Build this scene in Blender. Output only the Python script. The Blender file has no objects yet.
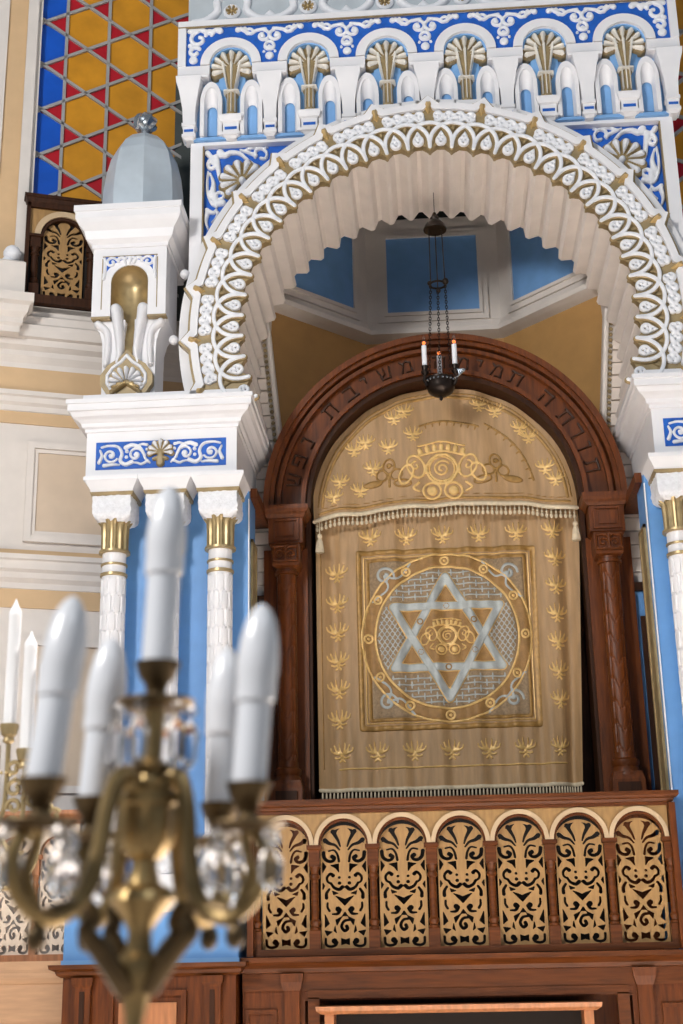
import bpy, bmesh, math, random
import numpy as np
from mathutils import Vector, Matrix
from math import sin, cos, pi, radians, sqrt, atan2, hypot, asin

random.seed(7)
SC = bpy.context.scene
COL = SC.collection

# ------------------------------------------------------------------ camera
def make_camera():
    cd = bpy.data.cameras.new('camera')
    o = bpy.data.objects.new('camera', cd)
    COL.objects.link(o)
    p, yw, r = radians(17.8), radians(3.7), radians(1.14)
    F = Vector((-sin(yw)*cos(p), cos(yw)*cos(p), sin(p)))
    R0 = Vector((cos(yw), sin(yw), 0))
    U0 = R0.cross(F)
    R = R0*cos(r) - U0*sin(r)
    U = U0*cos(r) + R0*sin(r)
    M = Matrix.Identity(4)
    for i in range(3):
        M[i][0], M[i][1], M[i][2] = R[i], U[i], -F[i]
    M[0][3], M[1][3], M[2][3] = -0.13, -8.8, 1.6
    o.matrix_world = M
    cd.sensor_fit = 'VERTICAL'
    cd.sensor_height = 36.0
    cd.sensor_width = 24.0
    cd.lens = 1380*36/1024
    cd.clip_end = 100
    cd.dof.use_dof = True
    cd.dof.focus_distance = 9.6
    cd.dof.aperture_fstop = 5.0
    SC.camera = o
make_camera()

# ------------------------------------------------------------------ light
W = bpy.data.worlds.new('world')
SC.world = W
W.use_nodes = True
W.node_tree.nodes['Background'].inputs[0].default_value = (0.77, 0.88, 1.0, 1)
W.node_tree.nodes['Background'].inputs[1].default_value = 0.22

def area(name, loc, target, sx, sy, power, color):
    ld = bpy.data.lights.new(name, 'AREA')
    ld.shape = 'RECTANGLE'; ld.size = sx; ld.size_y = sy
    ld.energy = power; ld.color = color
    o = bpy.data.objects.new(name, ld); COL.objects.link(o)
    o.location = loc
    d = Vector(target) - Vector(loc)
    o.rotation_euler = d.to_track_quat('-Z', 'Y').to_euler()
    return o
# tall side window of the hall; the other two are added lights
area('daylight_side_window', (-5.6, -11.2, 7.4), (0.3, 0.6, 5.4), 1.5, 2.6, 1120, (1.0, 0.98, 0.95))
area('rear_fill_light', (4.0, -12.5, 9.5), (0, 0, 6.5), 4.0, 4.0, 200, (0.86, 0.93, 1.0))  # unseen area light behind the viewer, added as frontal fill
area('floor_bounce_light', (5.5, -5.2, 9.0), (0.5, -3.7, 0), 1.6, 1.6, 720, (1.0, 0.97, 0.94)).data.spread = radians(38)  # added lamp without a known source: floor bounces its light into the soffit

SC.view_settings.view_transform = 'Standard'
SC.view_settings.look = 'None'
SC.view_settings.gamma = 1.0
SC.view_settings.use_curve_mapping = False
SC.view_settings.exposure = -0.30

# ------------------------------------------------------------------ materials
def lin(c):
    return tuple(((v/255)/12.92 if v/255 <= 0.04045 else ((v/255+0.055)/1.055)**2.4) for v in c)

def mat(name, rgb, rough=0.5, metal=0.0, var=0.06, nscale=6.0, bump=0.0, bscale=40.0, stretch=None, spec=0.5, coat=0.0):
    m = bpy.data.materials.new(name); m.use_nodes = True
    nt = m.node_tree; N = nt.nodes; L = nt.links
    b = N['Principled BSDF']
    c = lin(rgb)
    b.inputs['Roughness'].default_value = rough
    b.inputs['Metallic'].default_value = metal
    b.inputs['Specular IOR Level'].default_value = spec
    b.inputs['Coat Weight'].default_value = coat
    tc = N.new('ShaderNodeTexCoord')
    mp = N.new('ShaderNodeMapping')
    if stretch: mp.inputs['Scale'].default_value = stretch
    L.new(tc.outputs['Object'], mp.inputs['Vector'])
    nz = N.new('ShaderNodeTexNoise'); nz.inputs['Scale'].default_value = nscale; nz.inputs['Detail'].default_value = 5
    L.new(mp.outputs['Vector'], nz.inputs['Vector'])
    rp = N.new('ShaderNodeValToRGB')
    rp.color_ramp.elements[0].position = 0.3; rp.color_ramp.elements[1].position = 0.7
    rp.color_ramp.elements[0].color = (*[v*(1-var*2) for v in c], 1)
    rp.color_ramp.elements[1].color = (*[min(1, v*(1+var)) for v in c], 1)
    L.new(nz.outputs['Fac'], rp.inputs['Fac'])
    L.new(rp.outputs['Color'], b.inputs['Base Color'])
    if bump > 0:
        n2 = N.new('ShaderNodeTexNoise'); n2.inputs['Scale'].default_value = bscale; n2.inputs['Detail'].default_value = 3
        L.new(mp.outputs['Vector'], n2.inputs['Vector'])
        bp = N.new('ShaderNodeBump'); bp.inputs['Strength'].default_value = bump; bp.inputs['Distance'].default_value = 0.01
        L.new(n2.outputs['Fac'], bp.inputs['Height'])
        L.new(bp.outputs['Normal'], b.inputs['Normal'])
    return m

M_white = mat('white_paint', (232, 231, 234), 0.45, var=0.015)
M_relief = mat('white_relief', (234, 235, 240), 0.5, var=0.03, nscale=30)
M_carve = mat('white_carving', (236, 237, 242), 0.6, var=0.05, nscale=40, bump=0.5, bscale=90)
M_soffit = mat('soffit_paint', (238, 230, 224), 0.5, var=0.03)
M_gold = mat('gold_paint', (156, 136, 98), 0.42, metal=0.12, var=0.12, nscale=18)
M_loz = mat('lozenge_gold', (196, 166, 112), 0.4, metal=0.1, var=0.1)
M_goldm = mat('gold_leaf', (178, 156, 114), 0.38, metal=0.5, var=0.12, nscale=12)
M_silverw = mat('pearl_paint', (238, 234, 226), 0.4, metal=0.08, var=0.06)
M_blue = mat('ultramarine_paint', (12, 92, 190), 0.6, var=0.1, nscale=20)
M_sky = mat('sky_blue_paint', (122, 170, 222), 0.55, var=0.04)
M_pier = mat('pier_blue_paint', (98, 150, 208), 0.5, var=0.04)
M_panelblue = mat('drum_blue_paint', (116, 164, 218), 0.5, var=0.05)
M_grey = mat('grey_paint', (186, 194, 200), 0.5, var=0.05)
M_dome = mat('silver_dome_paint', (206, 217, 226), 0.35, metal=0.25, var=0.05)
M_silver = mat('silver_leaf', (200, 205, 210), 0.22, metal=0.9, var=0.1)
M_green = mat('shadow_green_plaster', (62, 68, 66), 0.7, var=0.08)  # grey-green mixed as the shade behind the turret; vault and window backing share it
M_cream = mat('cream_plaster', (228, 216, 205), 0.55, var=0.03)
M_creamw = mat('pale_plaster', (222, 214, 207), 0.55, var=0.03)
M_tan = mat('tan_plaster', (208, 176, 136), 0.6, var=0.03)
M_beige = mat('beige_plaster', (208, 188, 166), 0.6, var=0.03)
M_sand = mat('sand_plaster', (180, 138, 82), 0.6, var=0.05)
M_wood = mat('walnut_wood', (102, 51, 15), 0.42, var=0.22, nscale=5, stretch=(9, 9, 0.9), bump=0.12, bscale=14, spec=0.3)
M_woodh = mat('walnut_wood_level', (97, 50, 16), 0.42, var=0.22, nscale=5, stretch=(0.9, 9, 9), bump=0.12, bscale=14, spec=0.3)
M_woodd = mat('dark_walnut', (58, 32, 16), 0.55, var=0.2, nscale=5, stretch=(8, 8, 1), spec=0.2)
M_oak = mat('orange_oak', (182, 120, 78), 0.4, var=0.14, nscale=5, stretch=(8, 8, 0.9))
M_oakl = mat('oak_lit_tone', (204, 160, 122), 0.45, var=0.06, nscale=5, stretch=(1, 8, 8))
M_fret = mat('fret_maple', (164, 127, 78), 0.5, var=0.1, nscale=7, stretch=(6, 6, 1.2))
M_fretp = mat('fret_lit_tone', (236, 216, 194), 0.5, var=0.05, nscale=7)
M_archcream = mat('arch_band_cream', (198, 172, 138), 0.5, var=0.06)
M_letter = mat('letter_brown', (58, 32, 16), 0.4, var=0.1)
M_dark = mat('recess_shade_dark', (24, 17, 13), 0.8, var=0.1)
M_cloth = mat('parochet_cloth', (170, 136, 95), 0.5, var=0.10, nscale=7, bump=0.25, bscale=160, stretch=(4, 4, 0.5))
M_thread = mat('gold_thread', (158, 120, 62), 0.45, metal=0.25, var=0.15, nscale=30)
M_threadb = mat('bright_gold_thread', (220, 182, 116), 0.4, metal=0.2, var=0.1, nscale=30)
M_field = mat('gold_satin', (150, 112, 62), 0.55, metal=0.1, var=0.1, nscale=25, bump=0.3, bscale=120)
M_sthread = mat('silver_thread', (170, 174, 172), 0.45, metal=0.2, var=0.06, nscale=25, bump=0.3, bscale=160)
M_sfield = mat('silver_net', (148, 124, 94), 0.6, metal=0.1, var=0.14, nscale=60, bump=0.4, bscale=130)
M_fringe = mat('fringe_silk', (210, 194, 166), 0.6, var=0.08, nscale=40)
M_brass = mat('aged_brass', (178, 150, 102), 0.32, metal=0.75, var=0.25, nscale=16)
M_brassd = mat('dark_brass', (110, 90, 62), 0.4, metal=0.75, var=0.3, nscale=20)
M_iron = mat('dark_metal', (48, 40, 36), 0.35, metal=0.8, var=0.2, nscale=20)
M_candle = mat('candle_sleeve', (236, 238, 244), 0.35, var=0.01)
M_bulb = mat('frosted_bulb', (240, 241, 246), 0.22, var=0.01, coat=0.4)
M_wax = mat('white_wax', (244, 243, 244), 0.4, var=0.01)
M_lead = mat('window_leading', (160, 158, 156), 0.5, var=0.06)
M_amber = mat('amber_glass', (206, 142, 34), 0.3, var=0.1, nscale=5)
M_red = mat('red_glass', (178, 24, 38), 0.3, var=0.08, nscale=5)
M_bglass = mat('blue_glass', (20, 84, 190), 0.3, var=0.08, nscale=5)
M_floor = mat('floor_stone', (216, 205, 194), 0.5, var=0.1, nscale=2)
M_roset = mat('rosette_stone', (216, 208, 196), 0.5, var=0.1, nscale=40)

def glass(name):
    m = bpy.data.materials.new(name); m.use_nodes = True
    b = m.node_tree.nodes['Principled BSDF']
    b.inputs['Base Color'].default_value = (0.96, 0.97, 1, 1)
    b.inputs['Roughness'].default_value = 0.03
    b.inputs['Transmission Weight'].default_value = 1.0
    b.inputs['IOR'].default_value = 1.5
    return m
M_crystal = glass('crystal_glass')
def glow(name, rgb, s):
    m = bpy.data.materials.new(name); m.use_nodes = True
    b = m.node_tree.nodes['Principled BSDF']
    b.inputs['Base Color'].default_value = (*lin(rgb), 1)
    b.inputs['Emission Color'].default_value = (*lin(rgb), 1)
    b.inputs['Emission Strength'].default_value = s
    return m
M_flame = glow('lit_filament', (255, 130, 60), 2.2)

# ------------------------------------------------------------------ objects
def thing(name, label, cat, loc=(0, 0, 0), group=None, kind=None):
    o = bpy.data.objects.new(name, None); COL.objects.link(o)
    o.location = loc; o.empty_display_size = 0.1
    o['label'] = label; o['category'] = cat
    if group: o['group'] = group
    o['kind'] = kind or 'thing'
    return o

def structure(name, loc=(0, 0, 0)):
    o = bpy.data.objects.new(name, None); COL.objects.link(o)
    o.location = loc; o['kind'] = 'structure'
    return o

def wloc(o):
    v = Vector(o.location)
    while o.parent:
        o = o.parent; v += Vector(o.location)
    return v

def link(name, me, parent=None, loc=(0, 0, 0), roty=0.0, rotz=0.0, kind=None):
    o = bpy.data.objects.new(name, me); COL.objects.link(o)
    o.parent = parent; o.location = loc; o.rotation_euler = (0, roty, rotz)
    if kind: o['kind'] = kind
    return o

class MB:
    """collects geometry (world coordinates) for ONE mesh"""
    def __init__(s): s.v = []; s.f = []
    def add(s, vs, fs):
        n = len(s.v); s.v += [tuple(p) for p in vs]; s.f += [tuple(i+n for i in f) for f in fs]; return s
    def box(s, x0, x1, y0, y1, z0, z1):
        return s.add([(x0,y0,z0),(x1,y0,z0),(x1,y1,z0),(x0,y1,z0),(x0,y0,z1),(x1,y0,z1),(x1,y1,z1),(x0,y1,z1)],
                     [(0,3,2,1),(4,5,6,7),(0,1,5,4),(1,2,6,5),(2,3,7,6),(3,0,4,7)])
    def cbox(s, x, y, z, sx, sy, sz):
        return s.box(x-sx/2, x+sx/2, y-sy/2, y+sy/2, z-sz/2, z+sz/2)
    def rects(s, x0, x1, y0, y1, prof, back=False):
        """stack of rectangles: prof = [(offset, z)] bottom to top; the back side keeps y1 unless back"""
        vs = []
        for o, z in prof:
            yb = y1+o if back else y1
            vs += [(x0-o,y0-o,z),(x1+o,y0-o,z),(x1+o,yb,z),(x0-o,yb,z)]
        fs = [(3,2,1,0)]
        for i in range(len(prof)-1):
            a, b = 4*i, 4*i+4
            for k in range(4):
                fs.append((a+k, a+(k+1)%4, b+(k+1)%4, b+k))
        e = 4*(len(prof)-1)
        fs.append((e, e+1, e+2, e+3))
        return s.add(vs, fs)
    def lathe(s, prof, cx=0, cy=0, cz=0, n=16, mod=None, caps=True, M=None):
        vs = []; fs = []
        for j, (r, z) in enumerate(prof):
            for i in range(n):
                a = 2*pi*i/n
                rr = r*(mod(i, j) if mod else 1)
                p = Vector((rr*cos(a), rr*sin(a), z))
                if M: p = M @ p
                vs.append((cx+p.x, cy+p.y, cz+p.z))
        for j in range(len(prof)-1):
            for i in range(n):
                fs.append((j*n+i, j*n+(i+1)%n, (j+1)*n+(i+1)%n, (j+1)*n+i))
        if caps:
            fs.append(tuple(range(n-1, -1, -1)))
            fs.append(tuple((len(prof)-1)*n+i for i in range(n)))
        return s.add(vs, fs)
    def tube(s, pts, r, n=8, closed=False):
        pts = [Vector(p) for p in pts]; m = len(pts)
        rs = r if isinstance(r, (list, tuple)) else [r]*m
        vs = []; fs = []
        up = None
        for i, p in enumerate(pts):
            if closed: t = pts[(i+1) % m]-pts[i-1]
            else: t = pts[min(i+1, m-1)]-pts[max(i-1, 0)]
            t.normalize()
            if up is None:
                up = Vector((0, 0, 1)) if abs(t.z) < 0.9 else Vector((0, 1, 0))
            a = t.cross(up)
            if a.length < 1e-6: a = t.cross(Vector((1, 0, 0)))
            a.normalize(); b = a.cross(t).normalized(); up = b
            for k in range(n):
                q = p + (a*cos(2*pi*k/n)+b*sin(2*pi*k/n))*rs[i]
                vs.append(tuple(q))
        for i in range(m if closed else m-1):
            j = (i+1) % m
            for k in range(n):
                fs.append((i*n+k, i*n+(k+1) % n, j*n+(k+1) % n, j*n+k))
        if not closed:
            fs.append(tuple(range(n-1, -1, -1))); fs.append(tuple((m-1)*n+k for k in range(n)))
        return s.add(vs, fs)
    def prism(s, poly, y0, y1):
        """polygon in (x, z) extruded in y"""
        n = len(poly)
        vs = [(x, y0, z) for x, z in poly]+[(x, y1, z) for x, z in poly]
        fs = [tuple(range(n)), tuple(range(2*n-1, n-1, -1))]
        fs += [(i, (i+1) % n, n+(i+1) % n, n+i) for i in range(n)]
        return s.add(vs, fs)
    def band(s, A, B, y0, y1, closed=False):
        """strip between two (x, z) polylines with equal counts, extruded in y"""
        n = len(A)
        vs = [(x, y0, z) for x, z in A]+[(x, y0, z) for x, z in B]+[(x, y1, z) for x, z in A]+[(x, y1, z) for x, z in B]
        fs = []
        for i in range(n if closed else n-1):
            j = (i+1) % n
            fs += [(i, j, n+j, n+i), (2*n+i, 3*n+i, 3*n+j, 2*n+j), (i, 2*n+i, 2*n+j, j), (n+i, n+j, 3*n+j, 3*n+i)]
        if not closed:
            fs += [(0, n, 3*n, 2*n), (n-1, 3*n-1, 4*n-1, 2*n-1)]
        return s.add(vs, fs)
    def ball(s, c, r, n=10, m=7, sc=(1, 1, 1)):
        pr = [(r*max(1e-4, sin(pi*j/m)), -r*cos(pi*j/m)) for j in range(m+1)]
        k = len(s.v)
        s.lathe(pr, 0, 0, 0, n)
        for i in range(k, len(s.v)):
            p = s.v[i]; s.v[i] = (c[0]+p[0]*sc[0], c[1]+p[1]*sc[1], c[2]+p[2]*sc[2])
        return s
    def mirror(s):
        t = MB(); t.v = [(-x, y, z) for x, y, z in s.v]; t.f = [tuple(reversed(f)) for f in s.f]; return t
    def mesh(s, name, m, origin=(0, 0, 0), smooth=35, recalc=True):
        me = bpy.data.meshes.new(name)
        ox, oy, oz = origin
        me.from_pydata([(x-ox, y-oy, z-oz) for x, y, z in s.v], [], s.f)
        if recalc:
            bm = bmesh.new(); bm.from_mesh(me)
            bmesh.ops.recalc_face_normals(bm, faces=bm.faces[:])
            bm.to_mesh(me); bm.free()
        if smooth:
            me.polygons.foreach_set('use_smooth', [True]*len(me.polygons))
            me.set_sharp_from_angle(angle=radians(smooth))
        me.materials.append(m)
        me.update()
        return me
    def build(s, name, m, parent=None, smooth=35, label=None, kind=None, recalc=True):
        o = wloc(parent) if parent else Vector((0, 0, 0))
        ob = link(name, s.mesh(name, m, o, smooth, recalc), parent, kind=kind)
        if label: ob['label'] = label
        return ob

# ------------------------------------------------------------------ flat shapes -> relief
def cr(pts, n=6):
    """smooth polyline through the points"""
    P = [np.array(p, float) for p in pts]
    if len(P) < 3: return [tuple(p) for p in P]
    P = [2*P[0]-P[1]]+P+[2*P[-1]-P[-2]]
    out = []
    for i in range(1, len(P)-2):
        a, b, c, d = P[i-1:i+3]
        for k in range(n):
            t = k/n
            out.append(tuple(0.5*((2*b)+(-a+c)*t+(2*a-5*b+4*c-d)*t*t+(-a+3*b-3*c+d)*t**3)))
    out.append(tuple(P[-2]))
    return out

def spiral(cx, cz, r0, r1, a0, a1, n=18):
    return [(cx+(r0+(r1-r0)*i/n)*cos(radians(a0+(a1-a0)*i/n)), cz+(r0+(r1-r0)*i/n)*sin(radians(a0+(a1-a0)*i/n))) for i in range(n+1)]

def ST(pts, w0, w1=None, smooth=True):
    return ('s', cr(pts) if smooth else pts, w0, w0 if w1 is None else w1)
def DI(x, z, r): return ('d', x, z, r)
def PO(pts): return ('p', pts)
def mirror_prims(pr):
    out = []
    for q in pr:
        if q[0] == 's': out.append(('s', [(-x, z) for x, z in q[1]], q[2], q[3]))
        elif q[0] == 'd': out.append(('d', -q[1], q[2], q[3]))
        else: out.append(('p', [(-x, z) for x, z in q[1]]))
    return out
def shift_prims(pr, f):
    """f maps a point; widths kept"""
    out = []
    for q in pr:
        if q[0] == 's': out.append(('s', [f(*p) for p in q[1]], q[2], q[3]))
        elif q[0] == 'd': out.append(('d', *f(q[1], q[2]), q[3]))
        else: out.append(('p', [f(*p) for p in q[1]]))
    return out

def sdf(prims, X, Z):
    D = np.full(X.shape, 1e3)
    for q in prims:
        if q[0] == 'd':
            D = np.minimum(D, np.hypot(X-q[1], Z-q[2])-q[3])
        elif q[0] == 's':
            pts = q[1]; n = len(pts)-1
            for i in range(n):
                (ax, az), (bx, bz) = pts[i], pts[i+1]
                dx, dz = bx-ax, bz-az; L = dx*dx+dz*dz+1e-12
                t = np.clip(((X-ax)*dx+(Z-az)*dz)/L, 0, 1)
                w = q[2]+(q[3]-q[2])*(i+t)/n
                D = np.minimum(D, np.hypot(X-ax-t*dx, Z-az-t*dz)-w)
        else:
            pts = q[1]; n = len(pts)
            d = np.full(X.shape, 1e3); ins = np.zeros(X.shape, bool)
            for i in range(n):
                (ax, az), (bx, bz) = pts[i], pts[(i+1) % n]
                dx, dz = bx-ax, bz-az; L = dx*dx+dz*dz+1e-12
                t = np.clip(((X-ax)*dx+(Z-az)*dz)/L, 0, 1)
                d = np.minimum(d, np.hypot(X-ax-t*dx, Z-az-t*dz))
                if abs(dz) > 1e-12:
                    ins ^= ((az > Z) != (bz > Z)) & (X < dx*(Z-az)/dz+ax)
            D = np.minimum(D, np.where(ins, -d, d))
    return D

def contour(D, xs, zs):
    """cells of D<0 as polygons: verts (u, v, inside distance), faces, boundary edges"""
    nx, nz = len(xs), len(zs)
    ins = D < 0
    V = []; idx = {}
    F = []; E = []
    def corner(i, j):
        k = (i, j)
        if k not in idx:
            idx[k] = len(V); V.append((xs[i], zs[j], -D[i, j]))
        return idx[k]
    def cross(i, j, k, l):
        key = (i, j, k, l) if (i, j) < (k, l) else (k, l, i, j)
        if key not in idx:
            a, b = D[i, j], D[k, l]; t = a/(a-b)
            idx[key] = len(V); V.append((xs[i]+t*(xs[k]-xs[i]), zs[j]+t*(zs[l]-zs[j]), 0.0))
        return idx[key]
    cnt = ins[:-1, :-1].astype(int)+ins[1:, :-1]+ins[1:, 1:]+ins[:-1, 1:]
    for i, j in zip(*np.nonzero(cnt)):
        cs = [(i, j), (i+1, j), (i+1, j+1), (i, j+1)]
        if cnt[i, j] == 4:
            F.append(tuple(corner(*c) for c in cs)); continue
        poly = []; tags = []
        for k in range(4):
            c, d = cs[k], cs[(k+1) % 4]
            if ins[c]: poly.append(corner(*c)); tags.append(0)
            if ins[c] != ins[d]: poly.append(cross(*c, *d)); tags.append(1)
        if len(poly) >= 3:
            F.append(tuple(poly))
            n = len(poly)
            for k in range(n):
                if tags[k] and tags[(k+1) % n]: E.append((poly[k], poly[(k+1) % n]))
    return V, F, E

def grid(b, step):
    xs = np.arange(b[0], b[1]+step, step); zs = np.arange(b[2], b[3]+step, step)
    X, Z = np.meshgrid(xs, zs, indexing='ij')
    return xs, zs, X, Z

def bounds(prims, pad):
    xs = []; zs = []
    for q in prims:
        if q[0] == 'd': xs += [q[1]-q[3], q[1]+q[3]]; zs += [q[2]-q[3], q[2]+q[3]]
        elif q[0] == 's':
            w = max(q[2], q[3])
            xs += [p[0]-w for p in q[1]]+[p[0]+w for p in q[1]]; zs += [p[1]-w for p in q[1]]+[p[1]+w for p in q[1]]
        else: xs += [p[0] for p in q[1]]; zs += [p[1] for p in q[1]]
    return (min(xs)-pad, max(xs)+pad, min(zs)-pad, max(zs)+pad)

def relief(prims, step, h, fmap, w=None, clip=None, holes=None):
    """raised ornament: height h, rounded over width w; fmap(u, v, h) -> xyz"""
    w = w or h*1.2
    xs, zs, X, Z = grid(bounds(prims, step*1.5), step)
    D = sdf(prims, X, Z)
    if clip: D = np.maximum(D, sdf(clip, X, Z))
    if holes: D = np.maximum(D, -sdf(holes, X, Z))
    V, F, E = contour(D, xs, zs)
    mb = MB()
    vs = []
    for u, v, d in V:
        t = min(1.0, d/w)
        vs.append(fmap(u, v, h*(0.25+0.75*sqrt(max(0, 1-(1-t)**2)))))
    n = len(vs)
    base = {}
    fs = list(F)
    for a, b in E:
        for k in (a, b):
            if k not in base:
                base[k] = len(vs); vs.append(fmap(V[k][0], V[k][1], -h*0.3))
        fs.append((b, a, base[a], base[b]))
    mb.add(vs, fs)
    return mb

def fretboard(D, xs, zs, fmap, t):
    V, F, E = contour(D, xs, zs)
    n = len(V)
    vs = [fmap(u, v, 0) for u, v, d in V]+[fmap(u, v, -t) for u, v, d in V]
    fs = list(F)+[tuple(i+n for i in reversed(f)) for f in F]+[(b, a, a+n, b+n) for a, b in E]
    return MB().add(vs, fs)

def front(y, ox=0, oz=0, sx=1, sz=1):
    return lambda u, v, h: (ox+u*sx, y-h, oz+v*sz)

# ================================================================== structure
MB().box(-9, 9, -14, 6, -0.2, 0).build('floor', M_floor, smooth=0)['kind'] = 'structure'

AZ = 5.81                                   # height of the portal arch's centre
# back wall behind the portal, with a horseshoe opening into the niche
wb = structure('wall_back', (0, 1.05, 0))
def opening(R, y):
    pts = [(R*cos(radians(a)), AZ+0.02+R*sin(radians(a))) for a in range(-24, 205, 4)]
    return [(pts[0][0], y)]+pts+[(pts[-1][0], y)]
def hit(x, z):
    dx, dz = x, z-AZ
    k = min(1.95/abs(dx) if abs(dx) > 1e-6 else 99, (3.6/dz if dz > 1e-6 else (4.4/-dz if dz < -1e-6 else 99)))
    return (dx*k, AZ+dz*k)
op = [(1.20, 1.5), (1.20, 5.2), (1.316, 6.36)]+[(1.316*cos(radians(a)), 6.36+1.316*sin(radians(a))) for a in range(6, 175, 6)]+[(-1.316, 6.36), (-1.20, 5.2), (-1.20, 1.5)]
out = [(1.95, 1.5)]+[hit(*p) for p in op[1:-1]]+[(-1.95, 1.5)]
MB().band(op, out, 1.06, 1.24).build('wall_face', M_creamw, wb, smooth=0)
MB().box(-1.95, 1.95, 1.06, 1.24, 0, 1.5).build('wall_foot', M_pier, wb, smooth=0)
for s in (-1, 1):                            # courses of the plaster beside the opening
    z = 4.22; k = 0
    while z < 6.6:
        hh = 0.104
        def xi(zz): return 1.265+max(0, zz-5.2)*0.1
        a, b = xi(z), xi(z+hh-0.012)
        p = [(s*a, z), (s*1.93, z), (s*1.93, z+hh-0.012), (s*b, z+hh-0.012)]
        MB().prism(p, 1.035-0.006*(k % 2), 1.07).build('plaster_course', M_cream, wb, smooth=0)
        z += hh; k += 1
    # beaded edge of the opening
    arc = [(s*1.215, 4.2), (s*1.215, 5.2), (s*1.331, 6.36), (s*1.331, 6.7)]
    MB().tube([(x, 1.05, z) for x, z in arc], 0.022, 8).build('edge_moulding', M_creamw, wb)
    bd = MB()
    for zz in np.arange(4.8, 6.7, 0.047):
        bd.ball((s*(1.250+max(0, zz-5.2)*0.1), 1.04, zz), 0.016, 6, 5)
    bd.build('edge_beads', M_gold, wb, kind='stuff')
    # dado: moulding, blue field and framed brown panel
    x0, x1 = sorted((s*1.22, s*1.93))
    MB().box(x0, x1, 0.99, 1.06, 4.07, 4.13).build('dado_moulding', M_woodd, wb, smooth=0)
    MB().box(x0, x1, 1.03, 1.06, 1.6, 4.07).build('dado_field', M_pier, wb, smooth=0)
    xa, xb = sorted((s*1.375, s*1.47))
    MB().box(xa, xb, 1.0, 1.03, 1.9, 3.88).build('dado_frame', M_woodd, wb, smooth=0)
    xa, xb = sorted((s*1.42, s*1.455))
    MB().box(xa, xb, 0.985, 1.0, 1.95, 3.82).build('dado_panel', M_gold, wb, smooth=0)

# niche behind: half octagon with a panelled drum
nw = structure('wall_niche', (0, 0.69, 0))
def octo(a, y=1.10):
    t = a*math.tan(pi/8)
    return [(-a, y), (-a, 0.69+t), (-t, 0.69+a), (t, 0.69+a), (a, 0.69+t), (a, y)]
def shell_walls(mb, prof):
    n = 6; vs = []; fs = []
    for a, z in prof: vs += [(x, y, z) for x, y in octo(a)]
    for j in range(len(prof)-1):
        for i in range(n-1): fs.append((j*n+i, j*n+i+1, (j+1)*n+i+1, (j+1)*n+i))
    return mb.add(vs, fs)
shell_walls(MB(), [(1.42, 0), (1.42, 6.66)]).build('wall_field', M_sand, nw, smooth=0)
shell_walls(MB(), [(1.42, 6.62), (1.36, 6.64), (1.31, 6.66), (1.305, 6.70), (1.325, 6.705), (1.335, 6.74), (1.355, 6.75), (1.36, 6.775), (1.375, 6.78), (1.39, 6.80)]).build('cornice', M_creamw, nw, smooth=0)
shell_walls(MB(), [(1.39, 6.79), (1.39, 7.80)]).build('drum_wall', M_creamw, nw, smooth=0)
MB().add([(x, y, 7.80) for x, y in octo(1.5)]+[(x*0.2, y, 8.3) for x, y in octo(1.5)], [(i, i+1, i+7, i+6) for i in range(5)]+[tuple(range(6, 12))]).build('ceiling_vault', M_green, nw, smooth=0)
for ang in (-90, -45, 0, 45, 90):            # drum panels: frame and blue field
    ca, sa = cos(radians(ang)), sin(radians(ang))
    def pt(u, d, z): return (u*ca+d*sa, 0.69-u*sa+d*ca, z)
    def plate(u0, u1, z0, z1, d0, d1):
        return [pt(u0,d1,z0),pt(u1,d1,z0),pt(u1,d0,z0),pt(u0,d0,z0),pt(u0,d1,z1),pt(u1,d1,z1),pt(u1,d0,z1),pt(u0,d0,z1)]
    bf = [(0,3,2,1),(4,5,6,7),(0,1,5,4),(1,2,6,5),(2,3,7,6),(3,0,4,7)]
    if abs(ang) == 90: continue
    MB().add(plate(-0.425, 0.425, 6.845, 7.625, 1.365, 1.395), bf).build('drum_panel', M_panelblue, nw, smooth=0)
    for (w, t, d) in ((0.425, 0.03, 1.345), (0.475, 0.05, 1.365)):
        fr = MB(); zc0, zc1 = 6.845-(w-0.425), 7.625+(w-0.425)
        for a in ((-w, -w+t, zc0, zc1), (w-t, w, zc0, zc1), (-w+t, w-t, zc0, zc0+t), (-w+t, w-t, zc1-t, zc1)):
            fr.add(plate(*a, d, 1.395), bf)
        fr.build('panel_moulding', M_creamw, nw, smooth=0)
MB().box(-2.2, 2.2, 2.3, 2.4, 0, 8.6).build('niche_backing', M_sand, nw, smooth=0)

# ================================================================== portal arch
RS = 6.6                                     # degrees between two scallop tips
portal = thing('portal_arch', 'big white horseshoe arch with gilded interlaced scallops framing the wooden ark', 'arch', (0, 0, AZ))
def P(R, a): return (R*sin(radians(a)), AZ+R*cos(radians(a)))       # a: degrees from the crown
A_MAX = 19*RS-1.0
def in_R(a):                                # fluted soffit: ridge at every tip
    k = abs(((a/RS)+0.5) % 1-0.5)*2           # 0 at a ridge, 1 in a groove
    return 1.372+0.062*max(0, min(1, (k-0.2)/0.62))
def flute_angles(amax):
    o = []
    k = -18
    while k <= 18:
        for d in (-1.19, -0.6, 0.6, 1.19, 2.71, 3.3, 3.89):
            a = k*RS+d
            if abs(a) <= amax: o.append(a)
        k += 1
    return sorted(set(round(x, 3) for x in o))
fa = flute_angles(111)
mb = MB().band([P(in_R(a), a) for a in fa], [P(1.62, a) for a in fa], 0.065, 1.0)
mb.build('fluted_soffit', M_soffit, portal, smooth=0)
ang = [i*2.0 for i in range(-52, 53)]
MB().band([P(1.62, a) for a in ang], [P(1.84, a) for a in ang], 0.075, 1.03).build('outer_ring', M_white, portal)
def star(a, rp, rv, w):
    k = abs(((a/13.2)+0.5) % 1-0.5)*13.2
    return rv+(rp-rv)*max(0, 1-k/w)
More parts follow.
